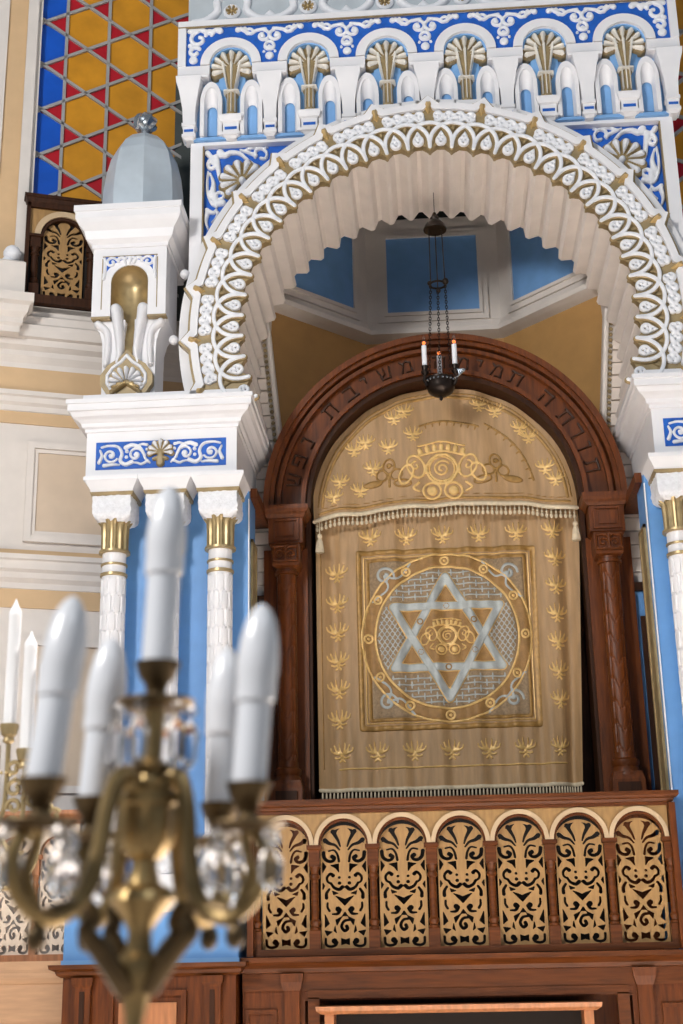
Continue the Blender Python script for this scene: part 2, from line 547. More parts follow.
sa = sorted(set([k*13.2+d for k in range(-8, 9) for d in (-2.9, -2.4, -1.5, -1.2, 0, 1.2, 1.5, 2.4, 2.9, 4.4, 6.6, 8.8) if abs(k*13.2+d) <= 107.5]+[-107.5, 107.5]))
def in_S(a):
    k = abs(((a/RS)+0.5) % 1-0.5)*2
    return 1.362+0.045*min(1, k*1.6)
ga = sorted(set([i*0.55 for i in range(-196, 197)]))
MB().band([P(in_S(a), a) for a in ga], [P(star(a, 1.832, 1.762, 2.5), a) for a in ga], 0.0, 0.07).build('gilded_ground', M_gold, portal, smooth=20)
MB().band([P(star(a, 1.735, 1.690, 1.3), a) for a in sa], [P(star(a, 1.810, 1.742, 2.3), a) for a in sa], -0.03, 0.01).build('star_band', M_white, portal, smooth=0)

def place(me_list, a, kinds, sub=None):
    for i, (nm, me) in enumerate(zip(kinds, me_list)):
        o = link(nm, me, portal, roty=radians(a))
        if sub and i == 0: link('rib_edging', sub, o)
O = (0, 0, 0)
# lozenge, pearl cartouche, interlaced rib, carved drop: built at the crown, copied round
loz = MB().add([(0,0,1.665),(-0.032,0,1.715),(0,0,1.775),(0.032,0,1.715),(0,-0.07,1.715),(-0.015,-0.05,1.742),(0.015,-0.05,1.742)],
               [(0,4,1),(1,4,5),(1,5,2),(5,6,2),(5,4,6),(6,3,2),(6,4,3),(4,0,3),(0,1,2,3)]).mesh('lozenge', M_loz, O, 20)
def polar(y, r0):
    return lambda u, v, h: ((r0+v)*sin(u/r0), y-h, (r0+v)*cos(u/r0))
pearls = []
L1, L2 = radians(1.0)*1.64, radians(12.2)*1.64
N = 4
for i in range(N):
    u = L1+(L2-L1)*(i+0.5)/N
    pearls += [DI(u, 0.016, 0.037), DI(u+0.005, -0.016, 0.036)]
    if i: pearls.append(DI(u-(L2-L1)/N/2, 0, 0.03))
dots = []
for i in range(N):
    u = L1+(L2-L1)*(i+0.5)/N
    dots += [DI(u-0.016, 0.017, 0.006), DI(u+0.016, 0.004, 0.0065), DI(u-0.008, -0.018, 0.006)]
cart = relief(pearls, 0.0085, 0.022, polar(-0.004, 1.635), 0.02, holes=dots).mesh('cartouche', M_relief, O, 60)
half = RS*radians(1)*1.47
ar = [(-half*cos(radians(t)), 1.376-1.47+(1.578-1.376)*sin(radians(t))**0.8) for t in range(0, 181, 9)]
ribg = relief([('s', ar, 0.0245, 0.0245)], 0.0075, 0.022, polar(-0.002, 1.47), 0.006).mesh('rib_edging', M_gold, O, 60)
ribw = relief([('s', ar, 0.0148, 0.0148)], 0.0055, 0.016, polar(-0.020, 1.47), 0.006).mesh('interlaced_rib', M_relief, O, 60)
dr = [DI(0, -0.018, 0.043), PO([(-0.040, -0.006), (0, 0.068), (0.040, -0.006)])]
drop = relief(dr, 0.0075, 0.024, polar(-0.004, 1.455), 0.02, holes=[DI(0, -0.028, 0.0075), DI(-0.014, -0.006, 0.006), DI(0.014, -0.006, 0.006), DI(0, 0.024, 0.006)]).mesh('carved_drop', M_relief, O, 60)
leafg = relief([PO([(-0.018, 0.03), (0, -0.03), (0.018, 0.03), (0, 0.045)])], 0.007, 0.014, polar(-0.002, 1.53), 0.01).mesh('gilded_wedge', M_gold, O, 60)
for k in range(-8, 9): place([loz], 13.2*k, ['lozenge'])
for k in range(-8, 8): place([cart], 13.2*k, ['pearl_cartouche'])
for k in range(-16, 17):
    place([ribw, leafg], RS*k, ['interlaced_rib', 'gilded_wedge'], ribg)
for k in range(-17, 17): place([drop], RS*(k+0.5), ['carved_drop'])
# small plaster balls along the outer edge
for s in (-1, 1):
    for a in (74, 90, 104):
        x, z = P(1.885, s*a)
        link('edge_ball', MB().ball((0, 0, 0), 0.036, 10, 7).mesh('edge_ball', M_white, O), portal, (x, 0.12, z-AZ))

# spandrels: framed blue corners with scrolls and a shell
def shell_fan(r, n=9, spread=200, stem=True, rot=0, gold=True):
    """returns (gilded shell body, pearl petals) centred on the shell's root, fan upwards, in (u, v, h)"""
    g = []; w = []
    for i in range(n):
        a = radians(rot+90+spread/2-spread*(i+0.5)/n)
        rr = r*(0.95+0.05*cos(a-radians(90+rot)))
        g.append(ST([(0.12*r*cos(a), 0.12*r*sin(a)), (rr*0.62*cos(a), rr*0.62*sin(a)), (rr*0.90*cos(a), rr*0.90*sin(a))], r*0.06, r*(1.5*spread/180/n), False))
        w.append(ST([(0.26*r*cos(a), 0.26*r*sin(a)), (rr*0.90*cos(a), rr*0.90*sin(a))], r*0.03, r*(1.05*spread/180/n), False))
    return g, w

def corner_px(X, Y): return (-1.671+(X-65)*0.00118, 7.340-(Y-95)*0.00134)
def S(pts, w0, w1=None): return ST([corner_px(*p) for p in pts], w0*0.00105, (w0 if w1 is None else w1)*0.00105)
SP = [S([(90,120),(120,150),(150,140)], 20, 14), S([(170,120),(200,140),(240,125),(300,135),(350,180),(405,215)], 26, 6),
      S([(185,110),(160,125),(175,145)], 8, 14), S([(330,120),(380,100),(440,110),(480,100)], 12, 5),
      S([(395,160),(400,120),(440,110),(470,140),(460,175),(430,170)], 12, 10), S([(300,110),(340,125),(400,150)], 6, 14),
      S([(120,150),(95,190),(110,220),(140,205),(120,180)], 16, 12), S([(145,160),(160,230),(175,300),(225,360)], 24, 5),
      S([(95,240),(90,310),(95,380),(120,440),(150,460)], 8, 12), S([(110,250),(130,320),(120,390)], 6, 26),
      S([(130,410),(160,375),(195,385),(190,410),(170,415)], 12, 9), S([(140,390),(150,440),(190,440)], 20, 24),
      S([(90,480),(130,500),(150,480)], 16, 8), S([(95,490),(85,550),(100,600)], 18, 6), S([(120,560),(150,530),(160,500)], 5, 12),
      S([(205,395),(235,365),(260,370)], 14, 24)]
for s in (-1, 1):
    nm = 'beside the domed turret' if s < 0 else 'far from the domed turret'
    sp = thing('spandrel_panel', 'blue corner panel with white scrolls and shell '+nm, 'panel', (s*1.72, 0.05, 7.37), 'arch corner panels')
    lo = 5.95
    arc = [(s*1.80*sin(radians(a)), AZ+1.80*cos(radians(a))) for a in range(90, 19, -5)]
    poly = [(s*1.672, lo)]+[p for p in arc if abs(p[0]) < 1.66 and p[1] > lo]+[(s*0.62, 7.345), (s*1.672, 7.345)]
    MB().prism(poly, 0.06, 0.12).build('blue_ground', M_blue, sp, smooth=0)
    fr = MB().box(*sorted((s*1.762, s*1.672)), 0.0, 1.04, 5.6, 7.40).box(*sorted((s*1.672, s*0.55)), 0.0, 0.3, 7.342, 7.40)
    fr.build('white_frame', M_white, sp, smooth=0)
    MB().box(*sorted((s*1.672, s*1.664)), 0.01, 0.06, 6.2, 7.342).build('gilt_line', M_gold, sp, smooth=0)
    pr = SP if s < 0 else mirror_prims(SP)
    clip = [PO([(s*1.665, 6.2), (s*1.665, 7.335), (s*0.75, 7.335)])]
    relief(pr, 0.008, 0.03, front(0.055), 0.022, clip=clip).build('scrollwork', M_relief, sp, 60)
    g, w = shell_fan(0.165, 7, 210, rot=45)
    if s > 0: g, w = mirror_prims(g), mirror_prims(w)
    f = lambda x, z: (s*1.375+x, 7.045+z)
    relief(shift_prims(g, f), 0.009, 0.045, front(0.06), 0.02).build('shell_edge', M_gold, sp, 60)
    relief(shift_prims(w, f)+[DI(*f(0, 0), 0.028)], 0.008, 0.075, front(0.06), 0.03).build('shell', M_relief, sp, 60)
    sp.location += Vector((s*0.025, 0.13, 0.058))

# ================================================================== shell frieze over the arch
fz = thing('shell_frieze', 'white and blue frieze of six gilded shells over the big arch', 'frieze', (0, -0.05, 7.34))
Xw = 1.852
MB().box(-1.76, 1.76, 0.02, 1.04, 7.40, 8.5).build('frieze_core', M_sky, fz, smooth=0)
MB().box(-Xw, Xw, -0.1, 1.04, 8.293, 8.347).build('top_bar', M_white, fz, smooth=0)
MB().box(-Xw+.002, Xw-.002, -0.105, -0.09, 8.286, 8.294).build('gilt_line', M_gold, fz, smooth=0)
PIT = 0.5815
cxs = [PIT*(k-2.5) for k in range(6)]
ZC = 7.952
# ledge and blue band, both opened around the shells
edges = [-Xw]+[e for c in cxs for e in (c-0.16, c+0.16)]+[Xw]
for i in range(0, len(edges), 2):
    MB().rects(edges[i]+0.006, edges[i+1]-0.006, -0.085, 0.05, [(0, 7.852), (0, 7.872), (0.006, 7.873), (0.006, 7.947)]).build('ledge', M_white, fz, smooth=0)
outer = [(-Xw+0.06, 7.947)]
for c in cxs:
    outer += [(c+0.19*cos(radians(a)), ZC+0.19*sin(radians(a))) for a in range(180, -1, -12)]
outer += [(Xw-0.06, 7.947)]
MB().band(outer, [(x, 8.293) for x, z in outer], -0.075, 0.02).build('blue_band', M_blue, fz, smooth=0)
for a, b in ((-Xw, -Xw+0.06), (Xw-0.06, Xw)): MB().box(a, b, -0.1, 0.5, 7.947, 8.293).build('end_frame', M_white, fz, smooth=0)
for c in cxs:
    a_ = [(c+0.158*cos(radians(a)), ZC+0.158*sin(radians(a))) for a in range(180, -1, -10)]
    b_ = [(c+0.228*cos(radians(a)), ZC+0.228*sin(radians(a))) for a in range(180, -1, -10)]
    MB().band(a_, b_, -0.1, 0.02).build('niche_arch', M_white, fz)
    i_ = [(c+0.145*cos(radians(a)), ZC+0.145*sin(radians(a))) for a in range(180, -1, -10)]
    j_ = [(c+0.160*cos(radians(a)), ZC+0.160*sin(radians(a))) for a in range(180, -1, -10)]
    MB().band(i_, j_, -0.07, 0.02).build('niche_lining', M_sky, fz)
# scrolls between the niches
def scroll_unit():
    pr = []
    for q in ([ST(spiral(0.048, -0.070, 0.052, 0.020, 100, 440), 0.0125, 0.013)], [DI(0.048, -0.070, 0.017)],
              [ST([(0.03, -0.008), (0.10, -0.02), (0.14, -0.045), (0.185, -0.02), (0.215, 0.006)], 0.013, 0.015)],
              [ST(spiral(0.155, -0.030, 0.020, 0.034, -60, 190), 0.009, 0.012)],
              [DI(0.238, -0.004, 0.023), DI(0.185, 0.008, 0.014)],
              [ST(spiral(0.0, -0.168, 0.045, 0.018, 70, 330), 0.0125)],
              [DI(0.0, -0.250, 0.033), DI(0.0, -0.165, 0.014), DI(0.042, -0.212, 0.012)]):
        pr += q
    return pr+mirror_prims(pr)
su = scroll_unit()
hol = [DI(0.0, -0.25, 0.014)]
for i, cx in enumerate([-PIT*3]+[PIT*(k-2) for k in range(5)]+[PIT*3]):
    pr = shift_prims(su, lambda x, z: (cx+x, 8.262+z))
    clip = [PO([(-Xw+0.065, 7.95), (Xw-0.065, 7.95), (Xw-0.065, 8.288), (-Xw+0.065, 8.288)])]
    if i in (0, 6):
        sgn = 1 if i == 0 else -1
        base = [ST(spiral(0.09, -0.085, 0.07, 0.018, 100, 430), 0.017, 0.015), ST([(0.02, -0.01), (0.1, 0.0), (0.17, -0.03), (0.24, 0.0)], 0.02), ST(spiral(0.175, -0.04, 0.018, 0.034, -60, 200), 0.012, 0.016),
                DI(0.25, -0.02, 0.026), ST(spiral(0.06, -0.2, 0.045, 0.018, 40, 330), 0.017), DI(0.05, -0.27, 0.034), DI(0.025, -0.14, 0.02)]
        if sgn < 0: base = mirror_prims(base)
        x0 = -sgn*(Xw-0.065)
        pr = shift_prims(base, lambda x, z: (x0+x, 8.278+z))
    relief(pr, 0.0075, 0.022, front(-0.072), 0.013, clip=clip).build('scrollwork', M_relief, fz, 60)
# shells, corbels and little pointed niches
g, w = shell_fan(0.158, 9, 236)
gm = relief(g+[ST([(0, 0.0), (0, -0.10), (0, -0.21)], 0.058, 0.032), ST([(-0.035, -0.22), (0.035, -0.22)], 0.014), PO([(-0.040, -0.2), (0.040, -0.2), (0.040, -0.415), (-0.040, -0.415)])],
            0.009, 0.055, front(0), 0.03).mesh('gilded_shell', M_gold, O, 60)
wm = relief(w, 0.007, 0.085, front(0), 0.03).mesh('shell_petals', M_silverw, O, 60)
gl = relief([ST([(dx*1.3, 0.05), (dx*0.8, -0.10), (dx*0.45, -0.195)], 0.0135, 0.006) for dx in (-0.050, 0, 0.050)]+[ST([(dx, -0.215), (dx, -0.375)], 0.007, smooth=False) for dx in (-0.027, 0, 0.027)]+[ST([(-0.05, -0.2), (0.05, -0.2)], 0.012, smooth=False)],
            0.006, 0.075, front(0), 0.008).mesh('shell_flutes', M_silverw, O, 60)
def pointed(w, z0, zs, zt, n=8):
    """pointed-arch outline (x, z), open at the foot"""
    pts = [(-w, z0), (-w, zs)]
    for i in range(1, n+1):
        t = i/n; pts.append((-w*(1-t**1.6), zs+(zt-zs)*sin(t*pi/2)))
    return pts+[(-x, z) for x, z in reversed(pts[:-1])]
pin, pou = pointed(0.052, 7.36, 7.66, 7.775), pointed(0.082, 7.36, 7.66, 7.825)
def xz(pts, cx): return [(x+cx, z) for x, z in pts]
for c in cxs:
    o_ = wloc(fz)
    for nm, me in (('gilded_shell', gm), ('shell_petals', wm), ('shell_flutes', gl)):
        if nm == 'gilded_shell': sh_ = link(nm, me, fz, (c, 0.0-o_.y, 7.935-o_.z))
        else: link(nm, me, sh_)
    cb = MB().rects(c-0.055, c+0.055, -0.06, 0.05, [(-0.02, 7.330), (-0.005, 7.345), (0, 7.348), (0.012, 7.352), (0.012, 7.375), (0.004, 7.38), (0.004, 7.452), (0.02, 7.462), (0.03, 7.50), (0.03, 7.515)])
    cbo = cb.build('shell_corbel', M_white, fz, smooth=0)
    MB().box(c-0.045, c+0.045, -0.067, -0.06, 7.395, 7.418).build('blue_dash', M_blue, cbo, smooth=0)
for i, xm in enumerate([PIT*(k-3) for k in range(7)]):
    w0 = 0.04
    if i in (0, 6): xm = (-1 if i == 0 else 1)*(Xw-0.085)
    cb = MB().rects(xm-w0, xm+w0, -0.06, 0.05, [(-0.012, 7.330), (0, 7.347), (0.01, 7.352), (0.01, 7.375), (0.002, 7.38), (0.002, 7.44), (0.012, 7.446), (0.012, 7.47), (0.004, 7.475), (0.01, 7.60), (0.035, 7.75), (0.05, 7.80), (0.055, 7.853)])
    cbo = cb.build('flared_corbel', M_white, fz, smooth=30)
    MB().box(xm-0.034, xm+0.034, -0.066, -0.06, 7.395, 7.415).build('blue_dash', M_blue, cbo, smooth=0)
for c in cxs:
    for s in (-1, 1):
        cx = c+s*0.150
        MB().band(xz(pin, cx), xz(pou, cx), -0.055, 0.02).build('pointed_niche', M_white, fz, smooth=30)
        # concave head running back to a small round-topped blue panel
        A = xz(pin, cx)
        nA = len(A); B = []
        for q in range(nA):
            t = q/(nA-1)
            B.append(None)
        rnd_ = [(cx-0.037, 7.36), (cx-0.037, 7.585)]+[(cx-0.037*cos(pi*q/(nA-4+1)), 7.60+0.045*sin(pi*q/(nA-4+1))) for q in range(1, nA-4+1)]+[(cx+0.037, 7.585), (cx+0.037, 7.36)]
        v = [(x, -0.05, z) for x, z in A]+[(x*0.35+rx*0.65, -0.012, z*0.3+rz*0.7+0.012*(z > 7.6)) for (x, z), (rx, rz) in zip(A, rnd_)]+[(rx, 0.012, rz) for rx, rz in rnd_]
        MB().add(v, [(r_*nA+k, r_*nA+k+1, (r_+1)*nA+k+1, (r_+1)*nA+k) for r_ in (0, 1) for k in range(nA-1)]).build('niche_vault', M_white, fz, smooth=60)
    MB().box(c-0.10, c+0.10, 0.0, 0.02, 7.51, 8.08).build('shell_ground', M_sky, fz, smooth=0)
MB().box(-1.80, 1.80, -0.03, 0.02, 7.335, 7.362).build('foot_band', M_sky, fz, smooth=0)

fz.location += Vector((0, 0.13, 0.092)); fz.scale.x = 1.0148
# grey scalloped crest above
cr_ = thing('scalloped_crest', 'grey crest with white wavy scallops and small gilded rosettes above the shell frieze', 'frieze', (0, 0.0, 8.347))
MB().box(-1.79, 1.79, -0.02, 1.0, 8.347, 9.0).build('grey_ground', M_grey, cr_, smooth=0)
for k in range(-2, 4):
    cx = PIT*(k-0.5)
    x0 = cx
    wav = [(cx+0.29*t, 8.40+0.22*(0.5-0.5*cos(pi*t))) for t in np.linspace(-1, 1, 15)]
    relief([ST([(cx-0.29, 8.37), (cx-0.20, 8.385), (cx-0.115, 8.46), (cx-0.115, 8.56), (cx-0.05, 8.68), (cx, 8.74)], 0.03), ST([(cx+0.29, 8.37), (cx+0.20, 8.385), (cx+0.115, 8.46), (cx+0.115, 8.56), (cx+0.05, 8.68), (cx, 8.74)], 0.03)], 0.013, 0.04, front(-0.02), 0.02).build('wavy_band', M_relief, cr_, 60)
    relief([PO([(cx+0.19, 8.352), (cx+0.39, 8.352), (cx+0.29, 8.46)])], 0.013, 0.03, front(-0.02), 0.03).build('small_gable', M_relief, cr_, 60)
    rs = MB().lathe([(0.001, 0.0), (0.066, 0.0), (0.066, 0.03), (0.05, 0.045), (0.04, 0.03), (0.001, 0.03)], n=16, M=Matrix.Rotation(radians(90), 3, 'X'), cx=cx, cy=-0.01, cz=8.455)
    rs.build('rosette_ring', M_relief, cr_)
    gp = [ST([(cx+0.012*cos(a), 8.455+0.012*sin(a)), (cx+0.038*cos(a), 8.455+0.038*sin(a))], 0.004, 0.010, False) for a in [2*pi*i/7+0.3 for i in range(7)]]
    relief(gp+[DI(cx, 8.455, 0.012)], 0.006, 0.025, front(-0.04), 0.012).build('gilded_flower', M_goldm, cr_, 60)
cr_.location += Vector((0, 0.13, 0.10)); cr_.scale.x = 1.0148

# ================================================================== piers of the portal
ROT_X = Matrix.Rotation(radians(90), 3, 'X')
def arabesque(w, h):
    """running scroll for a panel 2w wide and 2h high, with a gap for a shell in the middle"""
    pr = []
    u = w; t = 0.0105
    for cx, r, a0, a1 in ((0.40*u, 0.58*h, 170, -250), (0.80*u, 0.60*h, -150, 270)):
        pr += [ST(spiral(cx, 0, r, r*0.22, a0, a1, 22), t*0.75, t), DI(cx, 0, t*1.3)]
    pr += [ST([(0.17*u, -0.72*h), (0.24*u, -0.35*h), (0.27*u, 0.05*h), (0.34*u, 0.60*h), (0.46*u, 0.80*h), (0.56*u, 0.62*h)], t*0.7, t*1.5),
           ST([(0.22*u, 0.78*h), (0.30*u, 0.85*h), (0.38*u, 0.72*h)], t, t*0.6),
           ST([(0.46*u, -0.60*h), (0.56*u, -0.78*h), (0.64*u, -0.45*h), (0.62*u, 0.15*h), (0.68*u, 0.68*h), (0.82*u, 0.82*h), (0.95*u, 0.70*h)], t*1.5, t*0.7),
           ST([(0.20*u, -0.55*h), (0.30*u, -0.80*h), (0.36*u, -0.70*h), (0.46*u, -0.62*h)], t, t*0.6), ST([(0.66*u, -0.80*h), (0.76*u, -0.76*h), (0.90*u, -0.82*h)], t*0.7, t*1.3),
           ST([(0.97*u, 0.45*h), (0.94*u, 0.0), (0.98*u, -0.55*h)], t*0.7, t*1.3), DI(0.54*u, 0.30*h, t*1.3), DI(0.545*u, -0.18*h, t*1.2), DI(0.22*u, 0.40*h, t*1.1)]
    return pr+mirror_prims(pr)

# carved shaft: pointed scales wrapped round the cylinder (flat map first)
def scale_shaft(z0, z1, r):
    nc = 9; rows = int(round((z1-z0)/0.118)); hz = (z1-z0)/rows
    nu = nc*10; nv = rows*8
    vs = []; fs = []
    for j in range(nv+1):
        z = z0+(z1-z0)*j/nv
        for i in range(nu):
            u = i/nu*nc
            best = 0
            for row in (int((z-z0)/hz)-1, int((z-z0)/hz), int((z-z0)/hz)+1):
                uu = (u+0.5*(row % 2)) % 1-0.5
                zz = (z-z0)/hz-row-0.5
                d = min(0.40-abs(uu), (0.62-abs(zz)-abs(uu)*0.45))
                best = max(best, min(1, max(0, d)/0.10))
            rr = r-0.009+0.011*best
            a = 2*pi*i/nu
            vs.append((rr*cos(a), rr*sin(a), z))
    for j in range(nv):
        for i in range(nu):
            fs.append((j*nu+i, j*nu+(i+1) % nu, (j+1)*nu+(i+1) % nu, (j+1)*nu+i))
    return MB().add(vs, fs)
shaft_me = scale_shaft(2.34, 4.045, 0.083).mesh('carved_shaft', M_white, O, 25)
rngs = []
def ring(r, z, t, h): return MB().lathe([(r, z-h/2), (r+t, z-h/3), (r+t, z+h/3), (r, z+h/2)], n=28)
r1 = ring(0.08, 4.068, 0.012, 0.026).mesh('gold_ring', M_goldm, O)
r2 = ring(0.08, 4.138, 0.010, 0.018).mesh('gold_ring', M_goldm, O)
r3 = ring(0.08, 4.228, 0.026, 0.024).mesh('gold_ring', M_goldm, O)
neck_me = MB().lathe([(0.080, 4.04), (0.080, 4.23)], n=28).mesh('plain_neck', M_white, O)
fl = MB().lathe([(0.086, 4.225), (0.087, 4.34), (0.090, 4.41), (0.104, 4.435), (0.104, 4.445)], n=48, mod=lambda i, j: 1.0+0.07*(1 if i % 4 in (1, 2) else -0.6)*(1 if j < 3 else 1.6))
flute_me = fl.mesh('gold_necking', M_goldm, O, 30)
def carved_block():
    v = []; f = []
    n = 14
    rnd = random.Random(3)
    pr = [(0.085, 4.425), (0.116, 4.445), (0.131, 4.475), (0.133, 4.54), (0.132, 4.605)]
    zs = [(r, z) for r, z in pr]
    rows = 14
    for j in range(rows+1):
        t = j/rows*(len(zs)-1); k = min(int(t), len(zs)-2); q = t-k
        r = zs[k][0]*(1-q)+zs[k+1][0]*q; z = zs[k][1]*(1-q)+zs[k+1][1]*q
        for s in range(4):
            for i in range(n):
                u = -1+2*i/n
                e = 0.0065*(sin(u*9+j*1.9+s)*cos(j*2.3+u*5)+0.5*rnd.uniform(-1, 1))
                x, y = u*r, -(r+e)
                for _ in range(s): x, y = -y, x
                v.append((x, y, z))
    m = 4*n
    for j in range(rows):
        for i in range(m): f.append((j*m+i, j*m+(i+1) % m, (j+1)*m+(i+1) % m, (j+1)*m+i))
    return MB().add(v, f)
block_me = carved_block().mesh('carved_capital', M_carve, O, 60)
abac = MB().rects(-0.134, 0.134, -0.134, 0.134, [(0.0, 4.622), (0.01, 4.624), (0.014, 4.640), (0.038, 4.685), (0.047, 4.70), (0.047, 4.728)], back=True)
abac_me = abac.mesh('abacus', M_white, O, 0)
abg_me = MB().rects(-0.134, 0.134, -0.134, 0.134, [(0.0, 4.600), (0.008, 4.603), (0.014, 4.623)], back=True).mesh('abacus_gilding', M_gold, O, 0)
base_me = MB().lathe([(0.105, 2.09), (0.125, 2.11), (0.128, 2.15), (0.108, 2.20), (0.088, 2.26), (0.086, 2.30), (0.098, 2.315), (0.098, 2.335), (0.083, 2.35)], n=28).mesh('vase_base', M_carve, O)
plinth_me = MB().rects(-0.13, 0.13, -0.13, 0.13, [(0.02, 1.875), (0.02, 1.93), (0.0, 1.94), (0, 2.02), (-0.01, 2.10)], back=True).mesh('column_plinth', M_white, O, 0)
CN = {-1: ['white scale-carved column at the outer edge of the pier below the silver dome',
           'white scale-carved column hidden behind the tall middle candle of the candelabrum',
           'white scale-carved column at the inner blue edge of the pier below the dome'],
      1: ['outermost white scale-carved column of the cropped pier without a dome',
          'middle white scale-carved column of the cropped pier without a dome',
          'white scale-carved column nearest the ark on the cropped pier without a dome']}
for s in (-1, 1):
    where = 'under the silver-domed turret' if s < 0 else 'cropped by the picture edge'
    for k, cx in enumerate((2.255, 1.89, 1.53)):
        c = thing('column', CN[s][k], 'column', (s*cx, 0.085, 1.875), 'scale-carved columns of the portal')
        for nm, me in (('column_plinth', plinth_me), ('vase_base', base_me), ('carved_shaft', shaft_me), ('plain_neck', neck_me),
                       ('gold_ring', r1), ('gold_ring', r2), ('gold_ring', r3), ('gold_necking', flute_me), ('carved_capital', block_me), ('abacus', abac_me), ('abacus_gilding', abg_me)):
            if nm == 'abacus_gilding': link(nm, me, ab_)
            else:
                ab_ = link(nm, me, c, (0, 0, -1.875))
    X = lambda a, b: sorted((s*a, s*b))
    pr = thing('pier', 'sky-blue pier with gold-framed inner side, '+where, 'pier', (s*1.9, 0.3, 1.58), 'portal piers')
    MB().box(*X(2.335, 1.356), 0.225, 0.56, 1.875, 4.727).build('shaft', M_pier, pr, smooth=0)
    MB().box(*X(2.45, 1.372), -0.09, 0.56, 1.585, 1.872).build('blue_plinth', M_pier, pr, smooth=0)
    MB().box(*X(2.46, 1.366), -0.1, 0.57, 1.575, 1.60).build('plinth_foot', M_sky, pr, smooth=0)
    MB().box(*X(1.358, 1.350), 0.205, 0.226, 1.9, 4.62).build('edge_bead', M_white, pr, smooth=0)
    fr = MB()
    for (ya, yb, za, zb) in ((0.31, 0.335, 2.0, 4.36), (0.525, 0.55, 2.0, 4.36), (0.31, 0.55, 4.335, 4.36), (0.31, 0.55, 2.0, 2.02)):
        fr.box(*X(1.356, 1.338), ya, yb, za, zb)
    fr.build('gold_frame', M_goldm, pr, smooth=0)
    MB().box(*X(1.357, 1.346), 0.335, 0.525, 2.02, 4.335).build('framed_panel', M_gold, pr, smooth=0)
    MB().box(*X(2.44, 1.31), 0.30, 1.03, 4.655, 4.727).build('soffit_board', M_wood, pr, smooth=0)
    en = thing('entablature', 'white capital block with blue arabesque on the pier '+where, 'capital', (s*1.93, 0.45, 4.745), 'capital blocks of the portal piers')
    x0, x1 = X(2.455, 1.41)
    MB().rects(x0, x1, 0.0, 1.03, [(0.012, 4.730), (0.012, 4.755), (0, 4.76), (0, 5.09)]).build('block', M_white, en, smooth=0)
    MB().rects(x0, x1, 0.0, 1.03, [(0.0, 5.075), (0.012, 5.078), (0.012, 5.10), (0.03, 5.11), (0.036, 5.135), (0.058, 5.155), (0.085, 5.17), (0.10, 5.20), (0.115, 5.205), (0.115, 5.25), (0.125, 5.255), (0.125, 5.285)]).build('cornice', M_white, en, smooth=0)
    MB().rects(x0, x1, 0.0, 1.03, [(0.03, 5.285), (0.03, 5.35)]).build('top_step', M_white, en, smooth=0)
    pc = s*1.935
    bpn = MB().box(pc-0.452, pc+0.452, -0.004, 0.02, 4.802, 5.002).build('blue_panel', M_blue, en, smooth=0)
    relief(shift_prims(arabesque(0.435, 0.088), lambda x, z: (pc+x, 4.902+z)), 0.0055, 0.018, front(-0.003), 0.009).build('scrollwork', M_relief, bpn, 60)
    g, w = shell_fan(0.088, 7, 220)
    g += [ST([(0, 0.0), (0, -0.075)], 0.022, 0.03), ST([(-0.045, -0.045), (0, -0.03), (0.045, -0.045)], 0.014)]
    f = lambda x, z: (pc+x, 4.908+z)
    relief(shift_prims(g, f), 0.007, 0.026, front(-0.003), 0.014).build('gilded_shell', M_gold, bpn, 60)
    relief(shift_prims(w, f), 0.006, 0.045, front(-0.003), 0.02).build('shell_petals', M_relief, bpn, 60)

# ================================================================== turret with the silver dome
tu = thing('dome_turret', 'white bracketed turret with a gilded niche and a silver dome, standing on the pier', 'turret', (-2.18, 0.25, 5.35))
tc = -2.19
x0, x1 = -2.46, -1.925
# body with the niche cut into its front: frame pieces round an arched recess
na, nr, nz = 0.135, 0.135, 6.23
MB().box(x0, x1, 0.17, 0.42, 5.95, 6.66).build('body_core', M_white, tu, smooth=0)
arcI = [(tc+nr*cos(radians(a)), nz+nr*sin(radians(a))) for a in range(180, -1, -10)]
rect = []
for (x, z) in arcI:
    dx, dz = x-tc, z-nz
    k = min((0.27/abs(dx)) if abs(dx) > 1e-6 else 99, (0.43/dz) if dz > 1e-6 else 99)
    rect.append((tc+dx*k, nz+dz*k))
MB().band([(tc-nr, 5.955)]+arcI+[(tc+nr, 5.955)], [(x0, 5.955)]+[(min(max(x, x0), x1), z) for x, z in rect]+[(x1, 5.955)], 0.0, 0.18).build('body_front', M_white, tu, smooth=0)
ll = MB()
for sx in (-1, 1):
    ll.box(tc+sx*0.20-0.003, tc+sx*0.20+0.003, -0.004, 0.0, 6.02, 6.42)
    ll.box(*sorted((tc+sx*0.135, tc+sx*0.27)), -0.006, 0.06, 5.948, 5.962)
ll.box(tc-0.20, tc+0.20, -0.004, 0, 6.433, 6.44)
ll.build('gilt_lines', M_gold, tu, smooth=0)
MB().rects(x0, x1, 0.0, 0.62, [(0, 6.5), (0.012, 6.505), (0.012, 6.53), (0.045, 6.56), (0.06, 6.62), (0.10, 6.67), (0.115, 6.70), (0.115, 6.75), (0.125, 6.755), (0.125, 6.80)]).build('cornice', M_white, tu, smooth=0)
